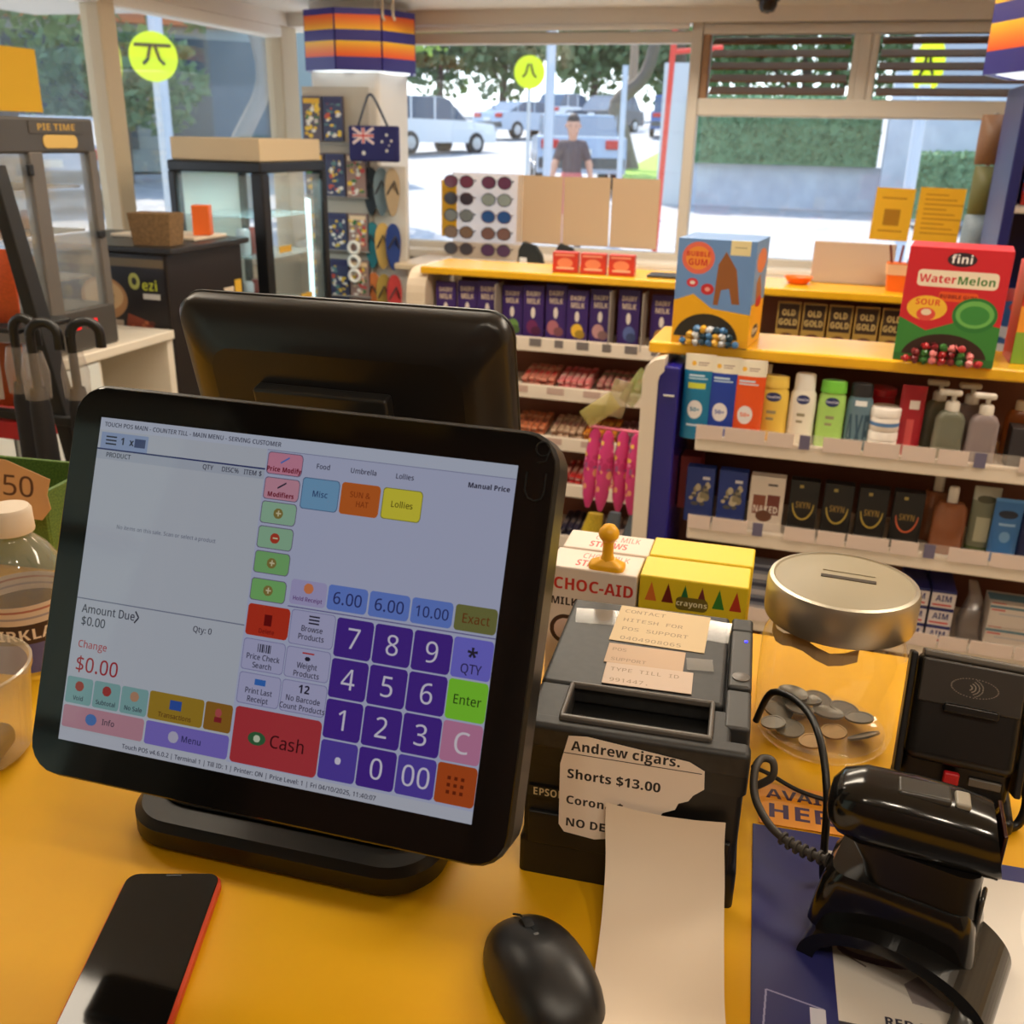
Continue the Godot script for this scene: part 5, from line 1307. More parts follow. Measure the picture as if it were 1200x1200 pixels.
	for i in 6:
		carton("small_carton", ["white AIM carton with a red stripe, lowest beside the coin jar lid", "white AIM carton with a red stripe, lowest beside the clear wrapper", "white AIM carton with a red stripe, middle row beside the coin jar lid", "white AIM carton with a red stripe, middle row beside the clear wrapper", "white AIM carton with a red stripe, top row beside the coin jar lid", "white AIM carton with a red stripe, top row beside the clear wrapper"][i], "carton", .29 + (i % 2) * .054, y3 + (i / 2) * .043, -2.185, V(.05, .042, .13), am, 0, "stacked AIM cartons", {"t": Rect2(0, 0, 1, .14)})
	var wr = thing("clear_wrapper", "crumpled clear plastic wrapper beside the stacked white cartons", "wrapper", V(.415, y3, -2.17))
	part("film", MB.new().loft([_ring(V(0, 0, 0), .05, .05, .01), _ring(V(-.004, .04, -.01), .046, .05, .01), _ring(V(.006, .09, -.03), .03, .03, .008), _ring(V(-.002, .12, -.05), .02, .012, .004)]), glass("film_clear", C3(190, 180, 176), .35, .15), wr)
	var ww = box_print("white_pack_print", 192, 128, C3(222, 212, 204), func(p): p.rect(0, 10, 192, 14, C3(90, 130, 150)).rect(6, 30, 40, 8, C3(206, 80, 80)).rect(30, 50, 140, 8, C3(190, 190, 196)))
	for i in 2: carton("white_pack", ["wide white medicine pack, lower of two", "wide white medicine pack, upper of two"][i], "carton", .505, y3 + i * .056, -2.165, V(.13, .055, .07), ww, 0, "wide white packs", {"t": Rect2(0, .05, 1, .2)})
	# ---- bottom shelf
	for i in 5:
		var jl = ["dark green bottle on the lowest shelf beside the blue end panel", "grey bottle on the lowest shelf next to the green bottle", "teal bottle in the middle of the lowest shelf", "pale bottle on the lowest shelf next to the teal bottle", "grey canister at the end of the lowest shelf"][i]
		flat_bottle("cleaner_bottle", jl, -.15 + i * .13, .2908, -2.17, .07, .05, .13, M("cleaner%d" % i, [C3(40, 70, 60), C3(90, 90, 96), C3(30, 84, 100), C3(160, 150, 140), C3(120, 116, 112)][i], .3), M("pump_white"), .03, .03)
	# ---- hanging toys on a clip strip at the end panel
	var cs = thing("clip_strip", "pink plastic clip strip hanging at the end of the shelf unit", "clip strip", V(-.43, 0, -2.36))
	part("bar", MB.new().tube([V(-.085, .872, .02), V(.075, .868, .02)], .004, 8), M("clip_pink", C3(236, 120, 150), .4), cs)
	part("hook", MB.new().tube([V(.07, .868, .02), V(.084, .9, .0), V(.084, .95, 0)], .003, 8), M("clip_pink"), cs)
	var pp = Pn.new(128, 256, C3(214, 60, 130))
	pp.blotch(8, 40, [C3(240, 170, 120), C3(196, 40, 110), C3(240, 200, 90), C3(150, 90, 130), C3(236, 130, 180)], 4, 14, Rect2(0, .25, 1, .5))
	for i in 4:
		var r = []
		for e in [[.0, .006, .004], [-.012, .014, .008], [-.06, .02, .013], [-.12, .021, .014], [-.18, .017, .011], [-.215, .006, .005]]: r.append(oval(V(-.012 * (e[0] / -.215) * (1 if i < 2 else .3), e[0], 0), e[1] * 2, e[2] * 2, 14))
		solo("toy_pack", MB.new().loft(r), MT("toy_print", pp.tex() if i == 0 else null, .3), ["bright pink hanging toy pack at the free end of the clip strip", "bright pink hanging toy pack, second from the free end of the clip strip", "bright pink hanging toy pack, third from the free end of the clip strip", "bright pink hanging toy pack beside the white edge moulding"][i], "toy pack", V(-.497 + i * .036, .868, -2.34 + (i % 2) * .012), 10 * i, "pink toy packs")
	for i in 4:
		var gm = glass("fizzy_film%d" % i, [C3(206, 190, 110), C3(190, 176, 130), C3(176, 184, 110), C3(214, 190, 150)][i], .4, .2)
		solo("sherbet_bag", _pillow(.05, .095, .026), gm, ["pale yellow bag hanging above the pink toy packs", "cream bag hanging above the pink toy packs", "greenish clear bag hanging above the pink toy packs", "pinkish clear bag hanging beside the white edge moulding"][i], "sweet bag", V(-.488 + i * .036, .92 + i * .02, -2.33 - i * .05), i * 14).rotation.z = [-.9, -.25, -.6, -.3][i]
	solo("yellow_bag", MB.new().loft([oval(V(0, 0, 0), .04, .02, 14), oval(V(-.01, -.06, 0), .06, .03, 14), oval(V(-.015, -.15, 0), .06, .03, 14), oval(V(-.015, -.2, 0), .05, .01, 14)]), grain(M("yellow_foil", Color.WHITE, .35), 15, .08, C3(170, 150, 30), C3(240, 204, 60), 9.0, false), "yellow patterned bag hanging below the pink toy packs", "sweet bag", V(-.49, .63, -2.36))
	for i in 2: solo("grey_bag", MB.new().loft([oval(V(0, 0, 0), .03, .014, 14), oval(V(-.012, -.08, 0), .05, .03, 14), oval(V(-.02, -.2, 0), .05, .03, 14), oval(V(-.024, -.26, 0), .03, .01, 14)]), M("grey_foil", C3(104, 118, 134), .35), ["grey-blue hanging bag next to the yellow bag", "grey-blue hanging bag beside the white edge moulding"][i], "sweet bag", V(-.438 + i * .054, .64, -2.36), 0, "grey-blue bags")

# ---------------------------------------------------------------- far shelf unit with chocolate and sweets
func sweets_unit():
	var white = M("shelf_white"); var yel = M("shelf_yellow")
	var t = thing("sweets_shelf", "long low shelf unit with a yellow top holding chocolate and sweets", "shelf unit", V(-.1, 0, -3.3))
	var X = .1; var Z = 3.3
	part("top_board", rb(V(-.46 + X, 1.119, -3.33 + Z), V(1.74, .026, .27), .006), yel, t)
	part("back_panel", bx(V(-.43 + X, .555, -3.46 + Z), V(1.68, 1.1, .02)), M("back_brown"), t)
	var ep = MB.new(); ep.xf = Transform3D(Basis(V(0, 1, 0), -PI / 2), V(-1.31 + X, 0, -3.33 + Z))
	var pr = [Vector2(-.14, 0), Vector2(-.14, 1.12)]
	for i in 6: pr.append(Vector2(.06 + sin(PI / 2 * i / 5.0) * .08, 1.04 + cos(PI / 2 * i / 5.0) * .08))
	pr.append(Vector2(.14, 0))
	part("end_panel", ep.extrude(pr, 0, .07), M("end_cream", C3(232, 214, 190), .5), t)
	for y in [.87, .705, .525, .355, .155]:
		part("shelf_board", bx(V(-.43 + X, y + .02, -3.33 + Z), V(1.68, .016, .26)), white, t)
		part("shelf_lip", rb(V(-.43 + X, y + .022, -3.203 + Z), V(1.68, .05, .014), .005), white, t)
	for i in 9: part("price_ticket", bx(V(-.99 + i * .083 + X, .9, -3.1945 + Z), V(.03 + .012 * (i % 2), .026, .002)), M("ticket_grey", C3(120, 112, 110), .6), t)
	for r in 2:
		for i in 7: part("price_ticket", bx(V(-.96 + i * .13 + X, [.735, .555][r], -3.1945 + Z), V(.06, .022, .002)), M("ticket_rose", C3(200, 170, 156), .6), t)
	for x in [-1.055, -.655, -.545]: part("shelf_divider", bx(V(x + X, .99, -3.24 + Z), V(.004, .19, .09)), M("divider_grey", C3(160, 150, 140), .5), t)
	# chocolate blocks
	var pic = [[C3(150, 40, 50), "dark red"], [C3(226, 180, 70), "yellow"], [C3(130, 60, 60), "maroon"], [C3(110, 150, 80), "green"], [C3(110, 40, 90), "plum"], [C3(180, 110, 120), "pink"], [C3(236, 190, 60), "golden"], [C3(200, 150, 150), "rose"], [C3(90, 110, 170), "blue"], [C3(190, 140, 60), "caramel"]]
	var atlas = Pn.new(1280, 256, C3(58, 34, 104))
	for i in 10: atlas.text("DAIRY", 64 + i * 128, 40, 30, C3(226, 206, 170)).text("MILK", 64 + i * 128, 74, 34, C3(226, 206, 170)).ell(64 + i * 128, 128, 14, 26, C3(230, 220, 210)).ell(48 + (i * 17) % 28 + i * 128, 196, 36, 34, pic[i][0]).ell(84 + i * 128, 214, 30, 22, pic[i][0].darkened(.3))
	var cm = MT("choc_atlas", atlas.tex(), .4)
	for i in 10:
		carton("chocolate_block", "purple chocolate block with a %s picture on the far sweets shelf" % pic[i][1], "chocolate", [-1.255, -1.178, -1.1, -1.012, -.933, -.855, -.777, -.699, -.6, -.49][i], .899, -3.255 - .01 * (i % 2), V(.074, .178 + .006 * (i % 3), .014), cm, 0, "purple chocolate blocks", {"f": Rect2(i * .1, 0, .1, 1)})
	var gc = [[C3(130, 60, 50), "brown"], [C3(190, 30, 70), "crimson"], [C3(190, 120, 40), "orange"], [C3(50, 80, 50), "green"], [C3(120, 70, 50), "tan"], [C3(140, 60, 40), "rust"]]
	atlas = Pn.new(768, 256, C3(176, 142, 70))
	for i in 6: atlas.rect(8 + i * 128, 8, 112, 110, C3(60, 44, 30)).text("OLD", 64 + i * 128, 46, 38, C3(220, 190, 120)).text("GOLD", 64 + i * 128, 88, 38, C3(220, 190, 120)).ell(64 + i * 128, 160, 46, 26, C3(90, 50, 36)).rect(i * 128, 180, 128, 76, gc[i][0])
	cm = MT("gold_atlas", atlas.tex(), .4)
	for i in 6:
		carton("gold_chocolate_block", "gold chocolate block with a %s lower band on the far sweets shelf" % gc[i][1], "chocolate", -.085 + i * .079, .899, -3.255, V(.072, .185, .014), cm, 0, "gold chocolate blocks", {"f": Rect2(i / 6.0, 0, 1 / 6.0, 1)})
	# trays of bars lying nose-forward
	var trays = [
		[.733, -.9, "striped_red", C3(206, 130, 110), C3(190, 50, 50), C3(230, 190, 160), "orange-red"], [.733, -.77, "striped_pink", C3(226, 130, 130), C3(236, 200, 190), C3(200, 50, 60), "pink and white"], [.733, -.63, "striped_rose", C3(190, 110, 110), C3(220, 170, 160), C3(120, 130, 100), "rose and grey"], [.733, -.5, "striped_mint", C3(150, 160, 130), C3(220, 140, 140), C3(200, 190, 170), "mint and pink"],
		[.553, -.93, "bar_orange", C3(206, 120, 80), C3(120, 60, 50), C3(230, 180, 140), "burnt orange"], [.553, -.79, "bar_cream", C3(196, 160, 130), C3(140, 90, 80), C3(220, 200, 170), "cream and brown"], [.553, -.67, "bar_gold", C3(216, 130, 40), C3(150, 50, 40), C3(240, 190, 90), "golden orange"], [.553, -.55, "bar_mauve", C3(150, 110, 120), C3(200, 170, 160), C3(90, 60, 70), "mauve"],
		[.383, -.74, "bar_scarlet", C3(190, 40, 40), C3(230, 200, 190), C3(120, 30, 40), "scarlet"], [.383, -.62, "bar_blush", C3(226, 150, 140), C3(206, 70, 70), C3(240, 220, 210), "blush pink"], [.183, -.74, "bar_navy", C3(50, 46, 66), C3(120, 110, 110), C3(30, 30, 40), "dark navy"], [.183, -.62, "bar_grey", C3(150, 130, 120), C3(80, 70, 76), C3(200, 180, 170), "grey-brown"]]
	atlas = Pn.new(768, 256, C3(200, 150, 140))
	for n in 12:
		var tr = trays[n]
		atlas.rect(n * 64, 0, 64, 256, tr[3]).blotch(int(tr[0] * 1000 + absf(tr[1]) * 77), 12, [tr[4], tr[5]], 8, 15, Rect2((n + .25) / 12.0, .05, .5 / 12.0, .9))
		atlas.rect(n * 64, 60, 64, 40, tr[5]).rect(10 + n * 64, 120, 44, 60, tr[4])
	var m = MT("bar_atlas", atlas.tex(), .3)
	for n in 12:
		var tr = trays[n]
		var ur = Rect2(n / 12.0, 0, 1 / 12.0, 1)
		var bar = rb(V(0, 0, 0), V(.021, .014, .14), .004, 1, {"f": ur, "t": ur, "l": ur, "r": ur}).mesh()
		for k in 10:
			var o = solo("sweet_bar", bar, m, "%s wrapped sweet bar in its tray on the far shelf" % tr[6], "sweet bar", V(tr[1] - .05 + (k % 5) * .0235, tr[0] + .0225 + (k / 5) * .019, -3.3 + (k % 3) * .006), 0, tr[6] + " sweet bars")
			o.rotation = V(.16, .0, 0)
	# things on the top board
	var rp = box_print("red_pack_print", 128, 96, C3(206, 60, 44), func(q): q.ell(64, 50, 40, 24, C3(236, 140, 100)).rect(20, 70, 90, 10, C3(230, 190, 160)).rect(10, 8, 100, 10, C3(236, 150, 120)))
	for i in 3: carton("red_carton", ["orange-red carton beside the black pouches on the far shelf top", "orange-red carton between two like it on the far shelf top", "orange-red carton beside the black folder on the far shelf top"][i], "carton", -.828 + i * .096, 1.1325, -3.27, V(.086, .066, .04), rp, 2, "orange-red cartons")
	solo("black_folder", rb(V(0, .004, 0), V(.12, .008, .09), .003), M("folder_black", C3(40, 40, 48), .5), "flat black folder lying on the far shelf top", "folder", V(-.49, 1.1325, -3.3))
	solo("orange_bowl", MB.new().lathe(V(0, 0, 0), [Vector2(0, .001), Vector2(.03, .001), Vector2(.044, .02), Vector2(.046, .022), Vector2(.042, .021), Vector2(.028, .005), Vector2(0, .004)], 24), M("orange_plastic", C3(240, 110, 30), .4), "shallow orange bowl on the far shelf top", "bowl", V(-.07, 1.1325, -3.33))
	var cup = thing("orange_cup", "square orange cup on the far shelf top", "cup", V(.226, 1.1325, -3.3))
	part("wall", MB.new().loft([_ring(V(0, 0, 0), .06, .05, .008), _ring(V(0, .085, 0), .075, .06, .01)]), M("orange_plastic"), cup)
	part("band", MB.new().loft([_ring(V(0, .05, 0), .0735, .059, .01), _ring(V(0, .082, 0), .077, .062, .01)], false), M("orange_pale", C3(236, 190, 150), .4), cup)
	for i in 3: solo("pen", MB.new().tube([V(0, .06, 0), V(-.015 + i * .02, .13, .004)], .004, 8), M("pen%d" % i, [C3(110, 50, 40), C3(130, 60, 50), C3(120, 150, 180)][i], .4), ["dark red pen leaning in the orange cup", "brown pen leaning in the orange cup", "pale blue pen leaning in the orange cup"][i], "pen", V(.205 + i * .018, 1.14, -3.3))
	solo("grey_board", rb(V(0, .065, 0), V(.25, .13, .012), .003), M("board_grey", C3(196, 180, 166), .7), "plain grey-beige board standing on the far shelf top", "board", V(.09, 1.1325, -3.4))

# ---------------------------------------------------------------- window side: notices, sunglasses, fascia lamps, pillar racks
func fascia(nm, label, at, R, y0, y1):
	var t = thing(nm, label, "light box", at)
	if not mats.has("fascia_print"):
		var p = Pn.new(64, 256, C3(50, 44, 128))
		for s in [[26, 62, C3(236, 90, 30), C3(250, 190, 40)], [134, 66, C3(250, 196, 40), C3(236, 84, 30)]]:
			p.grad(s[0], s[1], s[2], s[3])
		p.rect(0, 96, 64, 38, C3(50, 44, 128)).rect(0, 214, 64, 42, C3(50, 44, 128))
		MT("fascia_print", p.tex(), .35)
	for i in 8:
		var a = TAU * i / 8 + PI / 8
		var w = 2 * R * tan(PI / 8) * .985
		var q = MB.new(); q.xf = Transform3D(Basis(V(0, 1, 0), a), V(sin(a) * R, (y0 + y1) / 2, cos(a) * R))
		part("panel", q.box(V(0, 0, 0), V(w, y1 - y0, .012), FULL), mats["fascia_print"], t)
	var gm = M("fascia_glow", C3(250, 250, 250), .5)
	gm.emission_enabled = true; gm.emission = Color(.92, .97, 1.0); gm.emission_energy_multiplier = 1.1
	part("lit_underside", MB.new().lathe(V(0, 0, 0), [Vector2(R * .6, y0 - .004), Vector2(R * .98, y0 + .001), Vector2(R * .99, y0 + .02)], 8), gm, t, "white glowing ring under the stripes")
	if y1 < 2.05: part("drop_rod", MB.new().tube([V(0, y1, 0), V(0, 2.5, 0)], .02, 10), M("white_paint"), t)
	part("top_cover", MB.new().lathe(V(0, 0, 0), [Vector2(R, y1), Vector2(0, y1 + .002)], 8), M("white_paint"), t)
	area("fascia_light", at + V(0, y0 - .02, 0), Vector2(R, R), .25, Color(.92, .97, 1.0))
	return t

func window_side():
	fascia("striped_light_box", "striped navy, orange and yellow light box round the white pillar", V(-2.14, 0, -4.48), .24, 1.815, 2.06)
	fascia("striped_light_box", "striped navy, orange and yellow light box above the blue snack stand", V(.70, 0, -3.35), .3, 1.75, 2.03)
	solo("dome_camera", MB.new().lathe(V(0, 0, 0), [Vector2(0, -.045), Vector2(.025, -.038), Vector2(.036, -.02), Vector2(.038, 0), Vector2(.046, 0), Vector2(.046, .012), Vector2(0, .012)], 24), M("dome_dark", C3(46, 38, 34), .15), "small dark dome camera on the ceiling soffit", "camera", V(-.345, 2.088, -4.5))
	for i in 2: solo("ceiling_hook", MB.new().tube([V(0, .0, 0), V(0, -.07, 0), V(.012, -.085, .01)], .006, 8), M("hook_beige", C3(214, 196, 170), .5), ["cream hook on the soffit above the striped light box", "cream hook on the soffit next to another hook"][i], "hook", V(-1.95 + i * .05, 2.1, -4.3))
	# window ledge
	structure("trim_2", rb(V(-.95, .985, -4.5), V(1.9, .03, .5), .008), M("ledge_cream", C3(224, 200, 166), .5))
	structure("baseboard_street", bx(V(-.26, .05, -4.75), V(4.7, .1, .02)), M("ledge_cream"))
	var kr = M("kraft_paper", C3(208, 190, 166), .8); kr.backlight_enabled = true; kr.backlight = Color(.9, .78, .62)
	for i in 3: solo("brown_paper", rb(V(0, 0, 0), V(.228, .318, .0012), .0003, 1), kr, ["blank brown paper taped to the street window beside the sunglasses", "blank brown paper taped to the street window between two others", "blank brown paper taped to the street window beside the mullion"][i], "paper", V(-1.36 + i * .236, 1.226, -4.79), 0, "brown papers on the window").rotation.z = [-.01, .012, 0][i]
	var yn = MT("notice_print", Pn.new(160, 224, C3(252, 216, 60)).rect(46, 90, 66, 70, C3(196, 150, 40)).rect(30, 40, 100, 6, C3(200, 150, 40)).rect(30, 180, 100, 6, C3(200, 150, 40)).tex(), .7)
	yn.backlight_enabled = true; yn.backlight = Color(.9, .8, .5)
	var yq = MT("notice_print_lines", _lines(160, 224, C3(252, 216, 60), C3(206, 156, 40), 9).tex(), .7)
	yq.backlight_enabled = true; yq.backlight = Color(.9, .8, .5)
	solo("yellow_notice", rb(V(0, 0, 0), V(.162, .222, .0012), .0003, 1, {"f": Rect2(0, 0, 1, 1)}), yn, "yellow notice with a square block taped to the street window", "notice", V(.263, 1.272, -4.79), 0, "").rotation.z = -.02
	solo("yellow_notice", rb(V(0, 0, 0), V(.185, .226, .0012), .0003, 1, {"f": Rect2(0, 0, 1, 1)}), yq, "yellow notice with lines of text taped beside the first notice", "notice", V(.455, 1.276, -4.79), 0, "").rotation.z = -.02
	var yp = solo("yellow_notice", rb(V(0, 0, 0), V(.34, .2, .0012), .0003, 1), M("notice_plain", C3(250, 200, 44), .7), "plain yellow notice taped to the side window above the food warmer", "notice", V(-2.665, 1.70, -2.84), 90)
	mats["notice_plain"].backlight_enabled = true; mats["notice_plain"].backlight = Color(.9, .8, .5)
	# sunglasses rack
	var rk = thing("sunglasses_rack", "upright sunglasses rack with a yellow strip standing on the window ledge", "display rack", V(-1.54, 1.0, -4.42))
	part("board", rb(V(.03, .2, -.02), V(.34, .4, .01), .004), glass("rack_clear", C3(226, 206, 186), .45, .12), rk)
	part("strip", rb(V(-.155, .24, -.012), V(.075, .25, .008), .003), M("strip_yellow", C3(240, 182, 34), .5), rk)
	part("foot", rb(V(0, .008, 0), V(.36, .016, .1), .005), M("rack_white", C3(230, 224, 216), .5), rk)
	var gl = ["round plum", "dark rectangular", "grey gradient", "brown", "black angular", "plum oval", "clear grey", "blue mirrored", "small amber", "violet"]
	var lc = [C3(110, 60, 80), C3(60, 56, 66), C3(120, 124, 124), C3(124, 100, 84), C3(70, 66, 72), C3(100, 60, 84), C3(140, 150, 146), C3(50, 86, 140), C3(120, 90, 84), C3(86, 60, 90)]
	for i in 10:
		var r = i % 5; var c = i / 5
		var s = thing("sunglasses", gl[i] + " sunglasses hanging on the window rack", "sunglasses", V(-1.63 + c * .182, 1.362 - r * .074, -4.385), 0, "sunglasses on the rack")
		var lm = M("lens%d" % i, lc[i], .1); var fm = M("frame%d" % (i % 3), [C3(40, 30, 34), C3(80, 50, 40), C3(30, 30, 36)][i % 3], .3)
		for e in [-1, 1]:
			var q = MB.new(); q.xf = Transform3D(Basis(V(1, 0, 0), PI / 2), V(e * .038, 0, 0))
			part("lens", q.loft([oval(V(0, -.002, 0), .064, .052, 20), oval(V(0, .002, 0), .062, .05, 20)]), lm, s)
			part("rim", MB.new().tube(_loop(V(e * .038, 0, 0), .0325, .0265), .0026, 6, false), fm, s)
			part("temple", MB.new().tube([V(e * .071, .008, 0), V(e * .075, .008, -.024), V(e * .068, .0, -.026)], .002, 6), fm, s)
		part("bridge", MB.new().tube([V(-.008, .006, .002), V(0, .009, .004), V(.008, .006, .002)], .002, 6), fm, s)
	for i in 2:
		var s = thing("black_pouch", ["black pouch with a white swing tag beside the sunglasses rack", "black pouch with a white swing tag behind the orange-red cartons"][i], "pouch", V(-1.27 + i * .17, 1.0, -4.36), 0, "black pouches")
		part("pouch", MB.new().extrude([Vector2(-.06, 0), Vector2(.065, 0), Vector2(.05, .06), Vector2(.02, .1), Vector2(-.035, .115), Vector2(-.055, .08)], -.02, .02), M("pouch_black", C3(36, 40, 40), .7), s)
		part("swing_tag", rb(V(-.03 + i * .1, .03, .025), V(.034, .036, .003), .001), M("tag_white", C3(240, 238, 234), .6), s)
	# racks on the pillar
	var rc = thing("card_rack", "tall wire card rack hung on the white pillar", "display rack", V(-2.19, .78, -4.3))
	part("back_board", bx(V(0, .48, 0), V(.33, .98, .012)), M("rack_grey", C3(186, 176, 160), .6), rc)
	for y in [.05, .26, .5, .73]: part("pocket_rail", MB.new().tube([V(-.165, y, .04), V(.165, y, .04)], .004, 6), M("wire_steel", C3(170, 166, 160), .35, .6), rc)
	var pc = [[C3(90, 80, 90), C3(200, 190, 180), C3(60, 120, 60), C3(220, 170, 40)], [C3(70, 50, 90), C3(60, 60, 120), C3(210, 120, 60), C3(40, 36, 50)], [C3(150, 120, 110), C3(190, 60, 60), C3(60, 110, 60), C3(230, 200, 160)], [C3(226, 180, 60), C3(60, 50, 50), C3(200, 200, 200), C3(180, 60, 50)], [C3(150, 90, 70), C3(210, 180, 150), C3(120, 80, 90), C3(230, 210, 180)], [C3(60, 66, 96), C3(190, 80, 60), C3(90, 130, 130), C3(50, 50, 90)], [C3(214, 196, 172), C3(240, 232, 220), C3(190, 110, 100), C3(150, 140, 130)], [C3(230, 200, 150), C3(200, 150, 120), C3(90, 80, 90), C3(240, 226, 206)]]
	var nm = ["grey", "purple", "brown", "yellow", "tan", "navy", "cream", "sand"]
	var toys = Pn.new(1056, 160, C3(120, 110, 110))
	for k in 11:
		var i = (k * 5 + k / 3) % 8
		toys.rect(k * 96, 0, 96, 160, pc[i][0]).blotch(k + 40, 44, pc[i] + [C3(230, 190, 60), C3(226, 220, 210)], 5, 14, Rect2((k + .16) / 11.0, .1, .68 / 11.0, .8)).rect(8 + k * 96, 8, 80, 18, pc[i][3])
	var tm = MT("toycard_atlas", toys.tex(), .4)
	for k in 11:
		var row = k / 3; var col = k % 3
		var i = (k * 5 + row) % 8
		solo("toy_card", rb(V(0, .105, 0), V(.098, .19 if row != 1 else .17, .02), .003, 1, {"f": Rect2(k / 11.0, 0, 1 / 11.0, 1)}), tm, "%s carded toy in the %s row of the pillar rack" % [nm[i] if k < 8 else ["striped", "spotted", "pale"][k - 8], ["bottom", "second", "third", "top"][row]], "toy card", V(-2.295 + col * .105, [.8, 1.02, 1.27, 1.51][row], -4.275), 0, "carded toys on the pillar rack")
	for i in 3: solo("white_charm", MB.new().tube(_loop(V(0, 0, 0), .026, .026), .009, 8, false), M("charm_white", C3(236, 228, 216), .5), ["white ring charm, lowest on its card", "white ring charm in the middle of its card", "white ring charm, highest on its card"][i], "charm", V(-2.1, .93 + i * .064, -4.248), 0, "white ring charms")
	# flag tote bag and hanging thongs
	var fp = Pn.new(256, 160, C3(30, 30, 92))
	fp.rect(24, 10, 110, 70, C3(40, 40, 110)).line(Vector2(24, 10), Vector2(134, 80), 14, C3(226, 200, 196)).line(Vector2(134, 10), Vector2(24, 80), 14, C3(226, 200, 196)).rect(70, 10, 18, 70, C3(226, 200, 196)).rect(24, 37, 110, 17, C3(226, 200, 196)).rect(75, 10, 8, 70, C3(206, 70, 70)).rect(24, 41, 110, 8, C3(206, 70, 70))
	for s in [[80, 122, 14], [200, 40, 10], [176, 70, 9], [224, 66, 9], [200, 110, 10], [212, 86, 6]]:
		var st = []
		for j in 14: st.append(Vector2(s[0], s[1]) + Vector2.from_angle(TAU * j / 14) * (s[2] if j % 2 == 0 else s[2] * .5))
		fp.poly(st, C3(232, 226, 214))
	var bg = thing("flag_bag", "navy tote bag printed with a flag hanging on the white pillar", "bag", V(-1.975, 1.44, -4.235), 0)
	part("bag", rb(V(0, .075, 0), V(.24, .15, .03), .01, 2, {"f": Rect2(0, 0, 1, 1)}), MT("flag_print", fp.tex(), .7), bg)
	part("strap", MB.new().tube(smooth([V(-.07, .15, .01), V(-.035, .24, .008), V(-.02, .275, .0), V(.01, .26, .008), V(.07, .15, .01)], 5), .006, 6), M("strap_grey", C3(70, 78, 92), .7), bg)
	var sr = thing("thong_rack", "narrow white rack of rubber thongs below the flag bag", "display rack", V(-1.965, .75, -4.33))
	part("back_board", bx(V(0, .33, 0), V(.2, .68, .012)), M("rack_pale", C3(226, 218, 206), .6), sr)
	var tc = [C3(30, 34, 40), C3(110, 130, 140), C3(170, 150, 120), C3(40, 120, 130), C3(210, 170, 90), C3(30, 60, 130), C3(214, 120, 60), C3(170, 140, 60), C3(190, 60, 60)]
	var tn = ["black", "grey-blue", "tan", "teal", "gold", "royal blue", "orange", "mustard", "red"]
	for i in 9:
		var row = i / 3; var q = MB.new(); q.xf = Transform3D(Basis(V(1, 0, 0), PI / 2) * Basis(V(0, 0, 1), -.2 * (i % 3)), Vector3.ZERO)
		var s = thing("rubber_thong", tn[i] + " rubber thong hanging on the narrow white rack", "sandal", V(-2.02 + (i % 3) * .055, [1.31, 1.07, .84][row], -4.29 + .012 * (i % 3)), 25 * (i % 3), "rubber thongs")
		part("sole", MB.new().loft(_sole()), M("thong%d" % i, tc[i], .6), s)
		part("strap", MB.new().tube([V(-.028, -.01, .008), V(0, .05, .03), V(.028, -.01, .008)], .005, 6), M("strap_dark", C3(50, 46, 50), .5), s)
	# blue snack stand by the street window
	var ss = thing("snack_stand", "tall blue snack stand under the striped light box", "display stand", V(.78, 0, -3.4))
	part("side_panel", rb(V(-.3, .86, .08), V(.03, 1.72, .34), .005), M("stand_blue", C3(24, 30, 92), .35), ss)
	part("back_panel", bx(V(0, .86, -.09), V(.6, 1.72, .02)), M("stand_blue"), ss)
	for y in [.5, .95, 1.39, 1.7]: part("shelf", rb(V(0, y, .07), V(.58, .018, .3), .004), M("stand_shelf", C3(220, 206, 190), .5), ss)
	var bc = [[C3(196, 60, 50), C3(230, 200, 180), C3(60, 90, 170)], [C3(206, 150, 60), C3(150, 60, 50), C3(230, 220, 200)], [C3(60, 100, 160), C3(220, 220, 226), C3(190, 60, 60)], [C3(176, 120, 90), C3(120, 60, 50), C3(226, 206, 170)]]
	for i in 6:
		var p = Pn.new(96, 128, bc[i % 4][0]); p.blotch(i + 90, 12, bc[i % 4], 12, 30)
		solo("snack_bag", _pillow(.15, .2, .05), MT("snack%d" % i, p.tex(), .3), ["red snack bag on the upper shelf at the side panel", "mustard snack bag on the upper shelf", "blue snack bag on the middle shelf at the side panel", "brown snack bag on the middle shelf", "red and blue snack bag on the lower shelf at the side panel", "gold snack bag on the lower shelf"][i], "snack bag", V(.60 + (i % 2) * .17, [1.50, 1.06, .61][i / 2], -3.3), 0, "snack bags")
	var hc = [["clear white-wrapped bread bag on the low shelf beside the blue stand", C3(226, 222, 216), V(.42, 1.124, -3.6)], ["brown snack packet hanging high beside the blue stand", C3(150, 110, 80), V(.47, 1.578, -3.62)], ["olive snack packet hanging beside the blue stand", C3(120, 120, 70), V(.475, 1.425, -3.62)], ["pale blue snack packet hanging beside the blue stand", C3(160, 180, 196), V(.47, 1.274, -3.62)]]
	for i in 4: solo("hanging_packet", _pillow(.2 if i == 0 else .1, .15, .06), grain(M("packet%d" % i, Color.WHITE, .35), 100 + i, .1, hc[i][1].darkened(.25), hc[i][1], 9.0, false), hc[i][0], "packet", hc[i][2])
	var hs = thing("hook_stand", "slim wire stand carrying hanging packets beside the blue stand", "stand", V(.47, 0, -3.68))
	part("pole", MB.new().tube([V(0, 0, 0), V(0, 1.66, 0)], .008, 8), M("wire_steel"), hs)
